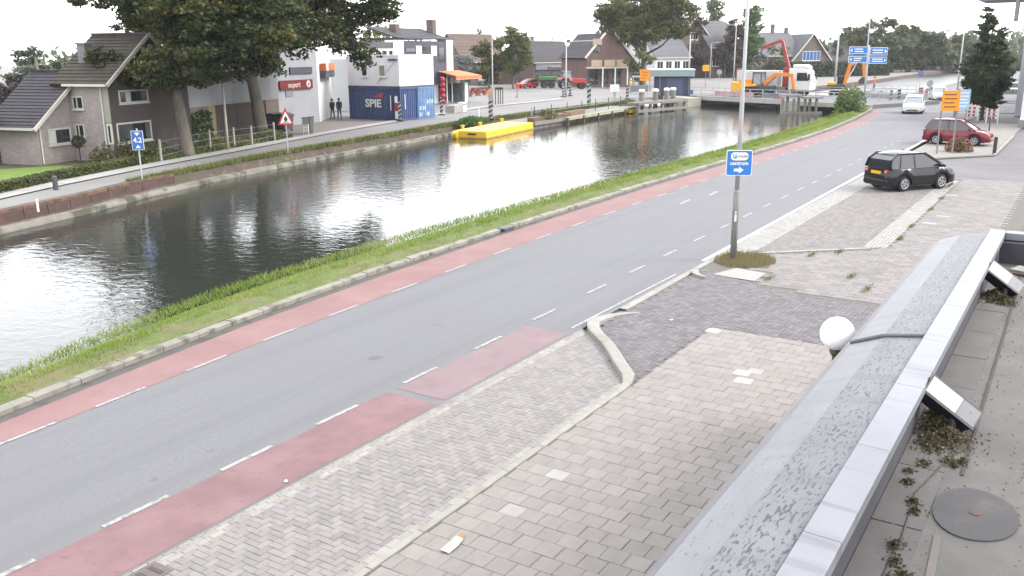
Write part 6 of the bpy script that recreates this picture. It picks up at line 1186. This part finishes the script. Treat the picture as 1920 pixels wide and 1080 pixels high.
crown1 += [(u_*math.cos(camR)-v_*math.sin(camR), u_*math.sin(camR)+v_*math.cos(camR), z_, 1.5, 1.5, 1.0) for u_ in (1.5,3,4.5,6) for v_ in (-2.5,1.5) for z_ in (6.8,8.6,10.2)]
crown1 += [(u_*math.cos(camR)-v_*math.sin(camR), u_*math.sin(camR)+v_*math.cos(camR), z_, 1.25, 1.25, .75) for u_, z_ in ((-3.4,5.6),(-2.6,4.9),(-1.8,4.6),(-.9,4.5),(.2,4.6),(1.2,4.7),(2.4,4.7)) for v_ in (-1.6,1.2)]
crown2 = bigcrown(9.0,6.5,lambda u_: float(np.interp(u_,[-9,-4,-1,1.5,3,4.5,6,7.2,9],[6,5.2,4.9,5.0,4.6,6.6,4.6,4.6,6.6])),22,120,1.75,.6,.2)
crown2 += [(u_*math.cos(camR), u_*math.sin(camR), z_, 1.3, 1.3, .8) for u_, z_ in ((8.2,8.6),(8.9,9.8),(9.4,8.9),(7.6,6.2),(8.0,5.4),(9.0,11.5),(6.6,8),(5.8,9.6),(-2,9.5),(-3.5,8.6),(-5,9.4))]
tree('plane_tree', at(352,291), 'nearest great tree with thick pale trunk in front of the corner house', (5.2,.38), crown1, 110000, .26, L_big, 'great canal side trees', 12, lean=(-.5,.2))
tree('plane_tree', at(492,254), 'great tree with mottled trunk before the red shop sign', (6.2,.46), crown2, 105000, .29, L_big, 'great canal side trees', 12, lean=(-.9,.1))
tree('plane_tree', at(1205,160), 'large rounded roadside tree between the brick pub and the slate roofed house', (6.5,.55), bigcrown(7.9,7,lambda u_: 6.4+abs(u_)*.18,21,110,2.0), 60000, .42, leafmat('olive_leaf', (.042,.058,.016), (.085,.095,.026), (.16,.14,.045)), None, 9, lean=(.3,0))
tree('small_street_tree', at(1198,165), 'small bushy tree below the large one beside the brick pub', (1.6,.15), blob(2.6,2.2,1.2,6,9,1.1), 2400, .36, L_mid, None, 4)
tree('street_tree', at(962,166), 'small leafy tree right of the slim pole', (2.6,.2), blob(3.0,2.8,2.6,9.8,26,1.3), 13000, .33, L_mid, 'small roadside trees', 6)
tree('street_tree', at(917,166), 'low bushy yellowing tree left of the slim pole', (1.8,.2), blob(3.2,2.8,1.0,7.6,24,1.3), 12000, .34, L_yel if False else L_mid, 'small roadside trees', 5)
tree('spruce_bush', at(873,168), 'blue green spruce beside the awning shop', (.8,.15), blob(2.1,2,.8,5.5,9,.9), 2200, .36, L_blue, None, 3)
tree('conifer', at(902,150), 'thin dark conifer spire above the brown roofed house', (2,.25), [(0,0,2+i*1.35,2.6-i*.33,2.6-i*.33,.9) for i in range(7)], 2600, .5, L_con, None, 2, barkd, th=13)
tree('garden_tree', Vector((96,84,0)), 'yellow green tree top showing above the awning shop roof', (4,.3), blob(3,3,5,9.6,10,1.4), 2200, .45, L_yel, None, 4)
# behind the corner house
tree('garden_tree', at(82,222), 'rounded tree behind the low wing of the corner house', (4,.35), blob(3.2,3.2,1,6.3,18,1.2), 6500, .4, leafmat('bluish_leaf', (.05,.065,.04), (.08,.10,.065), (.12,.13,.08)), 'trees behind the corner house', 6)
tree('garden_tree', at(160,214), 'broad low tree between the rounded tree and the chimney', (3,.35), blob(6.2,3.4,1,4.2,16,1.3), 5200, .42, L_far, 'trees behind the corner house', 6)
tree('garden_tree', at(6,246), 'purplish tree at the left edge of the picture', (3,.25), blob(3.0,2.5,.6,4.0,10,1.1), 2600, .36, L_purp, 'trees behind the corner house', 4)
tree('garden_tree', at(215,200), 'tree behind the ridge of the corner house', (4,.4), blob(8,5,2,6.0,14,1.6), 4200, .6, L_far, 'trees behind the corner house', 4)
# columnar dark trees and others at the tall gable house
tree('columnar_tree', at(1300,146), 'dark purple columnar tree left before the tall gable house', (1.5,.3), blob(2.1,2.1,.5,15.5,14,1.5), 4200, .55, L_purp, 'columnar trees', 4, barkd)
tree('columnar_tree', at(1358,146), 'dark purple columnar tree right before the grey slate roof', (1.5,.3), blob(2.9,2.9,.5,14.5,16,1.7), 4800, .55, L_purp, 'columnar trees', 4, barkd)
tree('green_tree', at(1405,145), 'fresh green conical tree behind the lorry', (1.5,.35), [(random.uniform(-1,1)*(4.4-z*.24),random.uniform(-1,1)*(4.4-z*.24),1.5+z,1.7,1.7,1.3) for z in np.linspace(0,13,22)], 7000, .55, L_grn, None, 5)
tree('garden_tree', at(1320,141), 'tree crown above the slate roof behind the gable house', (6,.4), blob(4.5,4.5,8,19,12,2), 3000, .7, L_far, None, 4)
tree('hedge_bush', at(1452,142), 'rounded olive bush beside the crane arm', (.8,.2), blob(3,3,.5,7.5,8,1.5), 2400, .5, L_mid, None, 3)
hd = thing('clipped_hedge', 'long dark green hedge below the blue gable windows', 'hedge', at(1455,146), R(-32)); 
def hs(): return random.uniform(0,34), random.gauss(0,.6), 3.4*random.random()**.7
leaves('foliage', 5200, hs, .5, L_dark, hd); MB().box(0,34,-.3,.3,0,2.9).build('stems', mat('hedge_core', (.02,.03,.012), .95), hd)
# wood along the far canal reach
specs = [(1510,137,6,9,'low treetop left of the bridge lamp'),(1545,137,7,12,'tree crown behind the bridge lamp pole'),(1585,136,7,14,'tree behind the left blue boards'),(1598,136,4,17,'slender tree rising behind the left blue boards'),(1640,136,7.5,19,'tallest tree right of the blue sign mast'),(1672,135,7,14,'tree standing above the moored boat'),(1705,134,8,16,'broad dark tree at the bend of the canal'),(1728,134,7,15,'dark tree left of the blue grey gable house'),(1768,132,6,9,'small tree right of the blue grey gable house'),(1790,131,8,10.5,'tree behind the light pole at the canal bend'),(1815,131,9,11,'tree behind the roadside tree on its left'),(1888,150,4,8,'slim tree at the far side of the parked cars')]
for i, (x, y, w_, h_, lb) in enumerate(specs):
    b0 = at(x, y); b0 = b0 if b0.length < 420 else b0*(420/b0.length); sc = b0.length/230
    tree('canal_tree', Vector((b0.x,b0.y,0)), lb, (2.2*sc,.35*sc), blob(w_*.62*sc,w_*.62*sc,1.0*sc,h_*.66*sc,26,1.5*sc), 9000, .6*sc, L_far if i % 3 else L_mid, 'trees along the far canal reach', 4)
for i, (x, y, z1, lb) in enumerate(((1660,136,3.2,'undergrowth bush under the tall trees'),(1690,135,3.4,'undergrowth bush above the far bank wall'),(1720,134,3.2,'undergrowth bush near the white sheds'),(1560,138,3.0,'undergrowth bush behind the bridge lamp'),(1620,137,3.4,'undergrowth bush behind the blue sign mast'))):
    tree('far_bush', at(x,y), lb, (.5,.15), blob(7,3,.4,z1,8,1.2), 1500, .6, L_dark, 'far undergrowth', 2, cat='bush')
# dense distant woodland belt closing the horizon
def wood(p, q, h_, n, lab, s=1.6):
    p, q = Vector(p), Vector(q); hs_ = [h_*random.uniform(.65,1.1) for _ in range(40)]
    def f():
        t = random.random(); c = p.lerp(q, t); k = hs_[int(t*39)]*(.55+.45*abs(math.sin(t*57)))
        return c.x+random.gauss(0,4), c.y+random.gauss(0,4), k*random.random()**.75
    o = leaves('distant_wood', n, f, s, L_far); o['kind'] = 'stuff'; o['label'] = lab
wood((330,34),(200,110),9,9000,'distant mass of trees beyond the houses right of the bridge'); wood((210,110),(90,150),9,6000,'distant mass of trees behind the pub roofs',1.3); wood((430,60),(700,-60),15,5000,'distant trees at the end of the canal',3); wood((150,-12),(420,-70),11,6000,'distant trees on the right behind the shops',1.8)
# the roadside tree on the right
tree('roadside_tree', at(1840,224), 'dark upright oval street tree inside the red and white barriers', (1.5,.16), [(random.uniform(-1,1)*w_*.68,random.uniform(-1,1)*w_*.68,z,.85,.85,.85) for z, w_ in ((1.6,1.1),(2.0,1.7),(2.4,1.9),(2.8,2.0),(3.2,2.1),(3.6,2.1),(4.0,2.0),(4.4,1.9),(2.6,2.0),(3.4,2.1),(4.2,2.0),(4.8,1.8),(5.2,1.6),(5.6,1.4),(3.0,2.0),(3.8,2.1),(2.2,1.8),(4.6,1.8),(5.0,1.7))*2]+[(random.uniform(-1,1)*.8,random.uniform(-1,1)*.8,z,.6,.6,.75) for z in (6.0,6.3,6.5,6.6,7.0,7.2,7.4,7.6,7.9,8.1,8.3,8.8,6.2,7.2)], 34000, .22, L_dark, None, 8, barkd, th=9.3)
# shrubs
def shrub(name, loc, lab, rx, ry, h_, n, s, m, cat='shrub', group=None):
    t = thing(name, lab, cat, loc, 0, group)
    for k in range(4): MB().tube([(0,0,0),(random.uniform(-.5,.5)*rx,random.uniform(-.5,.5)*ry,h_*.6)],[.03,.012],5).build('stem', barkd, t)
    def f():
        d_ = Vector((random.gauss(0,1),random.gauss(0,1),abs(random.gauss(0,1)))).normalized()*(random.random()**.4); return d_.x*rx, d_.y*ry, max(.03,d_.z*h_)
    leaves('foliage', n, f, s, m, t); return t
t = shrub('flowering_bush', at(1797,284), 'round bush with reddish flowers in front of the dark red car', .85,.75,.85, 900, .13, leafmat('bush_leaf', (.05,.065,.02), (.09,.09,.03), (.12,.11,.04)))
def ff(): d_ = Vector((random.gauss(0,1),random.gauss(0,1),abs(random.gauss(0,1)))).normalized(); return d_.x*.87, d_.y*.77, .02+d_.z*.85
leaves('flowers', 260, ff, .12, mat('bush_flower', (.35,.07,.07), .8, .3, 9), t)['kind'] = 'stuff'
shrub('bank_shrub', at(1593,211), 'bushy green shrub at the right end of the bridge', 2.0,1.6,2.6, 1700, .3, leafmat('shrub_green', (.06,.1,.03), (.12,.17,.05), (.2,.23,.09)))
for i, (q, rx, h_, n, m_, lb) in enumerate((((100,302),1.2,.9,700,L_mid,'low leafy shrub under the wing window'),((135,300),1.1,.8,600,L_purp,'brownish shrub beside the round bush'),((172,297),.9,.9,500,L_mid,'shrub between the small windows and the corner'),((228,301),2.0,1.25,1500,L_yel if False else leafmat('olive_shrub',(.06,.065,.015),(.10,.10,.025),(.15,.13,.04)),'broad olive shrub below the large corner window'),((285,296),1.5,1.0,800,L_mid,'shrub at the garden fence right of the window'),((395,276),1.6,.9,900,L_mid,'low green shrub between the two great trunks'),((500,262),1.6,.8,800,L_mid,'low green shrub at the foot of the mottled trunk'))): shrub('garden_shrub', at(*q), lb, rx, rx*.6, h_, n, .17, m_, 'shrub', 'garden shrubs')
t = thing('round_topiary', 'small round dark bush on a stem before the side wall of the corner house', 'bush', fA.w(-1.0,1.5), 0); MB().tube([(0,0,0),(0,0,1.0)],.04,6).build('stem', barkd, t)
def rt_(): d_ = Vector((random.gauss(0,1),random.gauss(0,1),random.gauss(0,1))).normalized()*random.uniform(.6,1)*.4; return d_.x, d_.y, 1.2+d_.z
leaves('foliage', 420, rt_, .13, L_dark, t)
shrub('bank_weed_clump', at(885,232), 'leafy green weed clump on the bank above the pontoon', 2.3,.7,.65, 900, .24, L_grn, 'weeds'); shrub('bank_weed_clump', at(1027,222), 'dark weed clump where the quay platform begins', 1.6,.7,.9, 500, .22, L_mid, 'weeds')
# clipped garden hedge along the footpath
ph = [(-4,33.5),(10,36.5),(17,38.9),(20.3,39.95),(24.2,41.75),(28.5,43.4),(31.2,44.3)]
hg = thing('garden_hedge', 'low clipped hedge along the far footpath in front of the lawn', 'hedge')
for i in range(len(ph)-1): MB().bar((ph[i][0],ph[i][1],.32),(ph[i+1][0],ph[i+1][1],.2),.42,.38).build('woody_core', mat('hedge_wood', (.035,.035,.018), .95, .3, 4), hg)
def hh():
    t_ = random.random()*35.2-4; y = poly_at(ph,t_); s_ = random.random()
    return (t_+.08, y-.3-random.random()*.06, random.random()*.46) if s_ < .5 else (t_, y+random.uniform(-.33,.33), .4+random.random()*.07)
leaves('foliage', 9000, hh, .13, leafmat('hedge_leaf', (.045,.055,.016), (.07,.085,.022), (.11,.13,.035)), hg)
def gs():
    while True:
        x, y = random.uniform(28,47), random.uniform(44,53)
        if fe(x)+.4 < y < fe(x)+3.2: return x, y, .02, 1.5
grass('garden_grass', 5000, gs, .16, .05, leafmat('garden_blade', (.05,.07,.015), (.09,.11,.03), (.15,.14,.06)), 'rough grass under the great trees')
# ================================================================ AIR
hz_b = MB().box(-205,1310,-405,905,-4,60).build('haze', bpy.data.materials.new('thin_air'), recalc=False); hz_b['kind'] = 'stuff'; hz_b['label'] = 'thin pale haze over the whole place'
hm = hz_b.data.materials[0]; hm.use_nodes = True; nn_ = hm.node_tree.nodes; nn_.remove(nn_['Principled BSDF']); pv_ = nn_.new('ShaderNodeVolumePrincipled'); pv_.inputs['Color'].default_value = (.95,.96,1,1); pv_.inputs['Density'].default_value = .00014
hm.node_tree.links.new(pv_.outputs[0], nn_['Material Output'].inputs['Volume'])
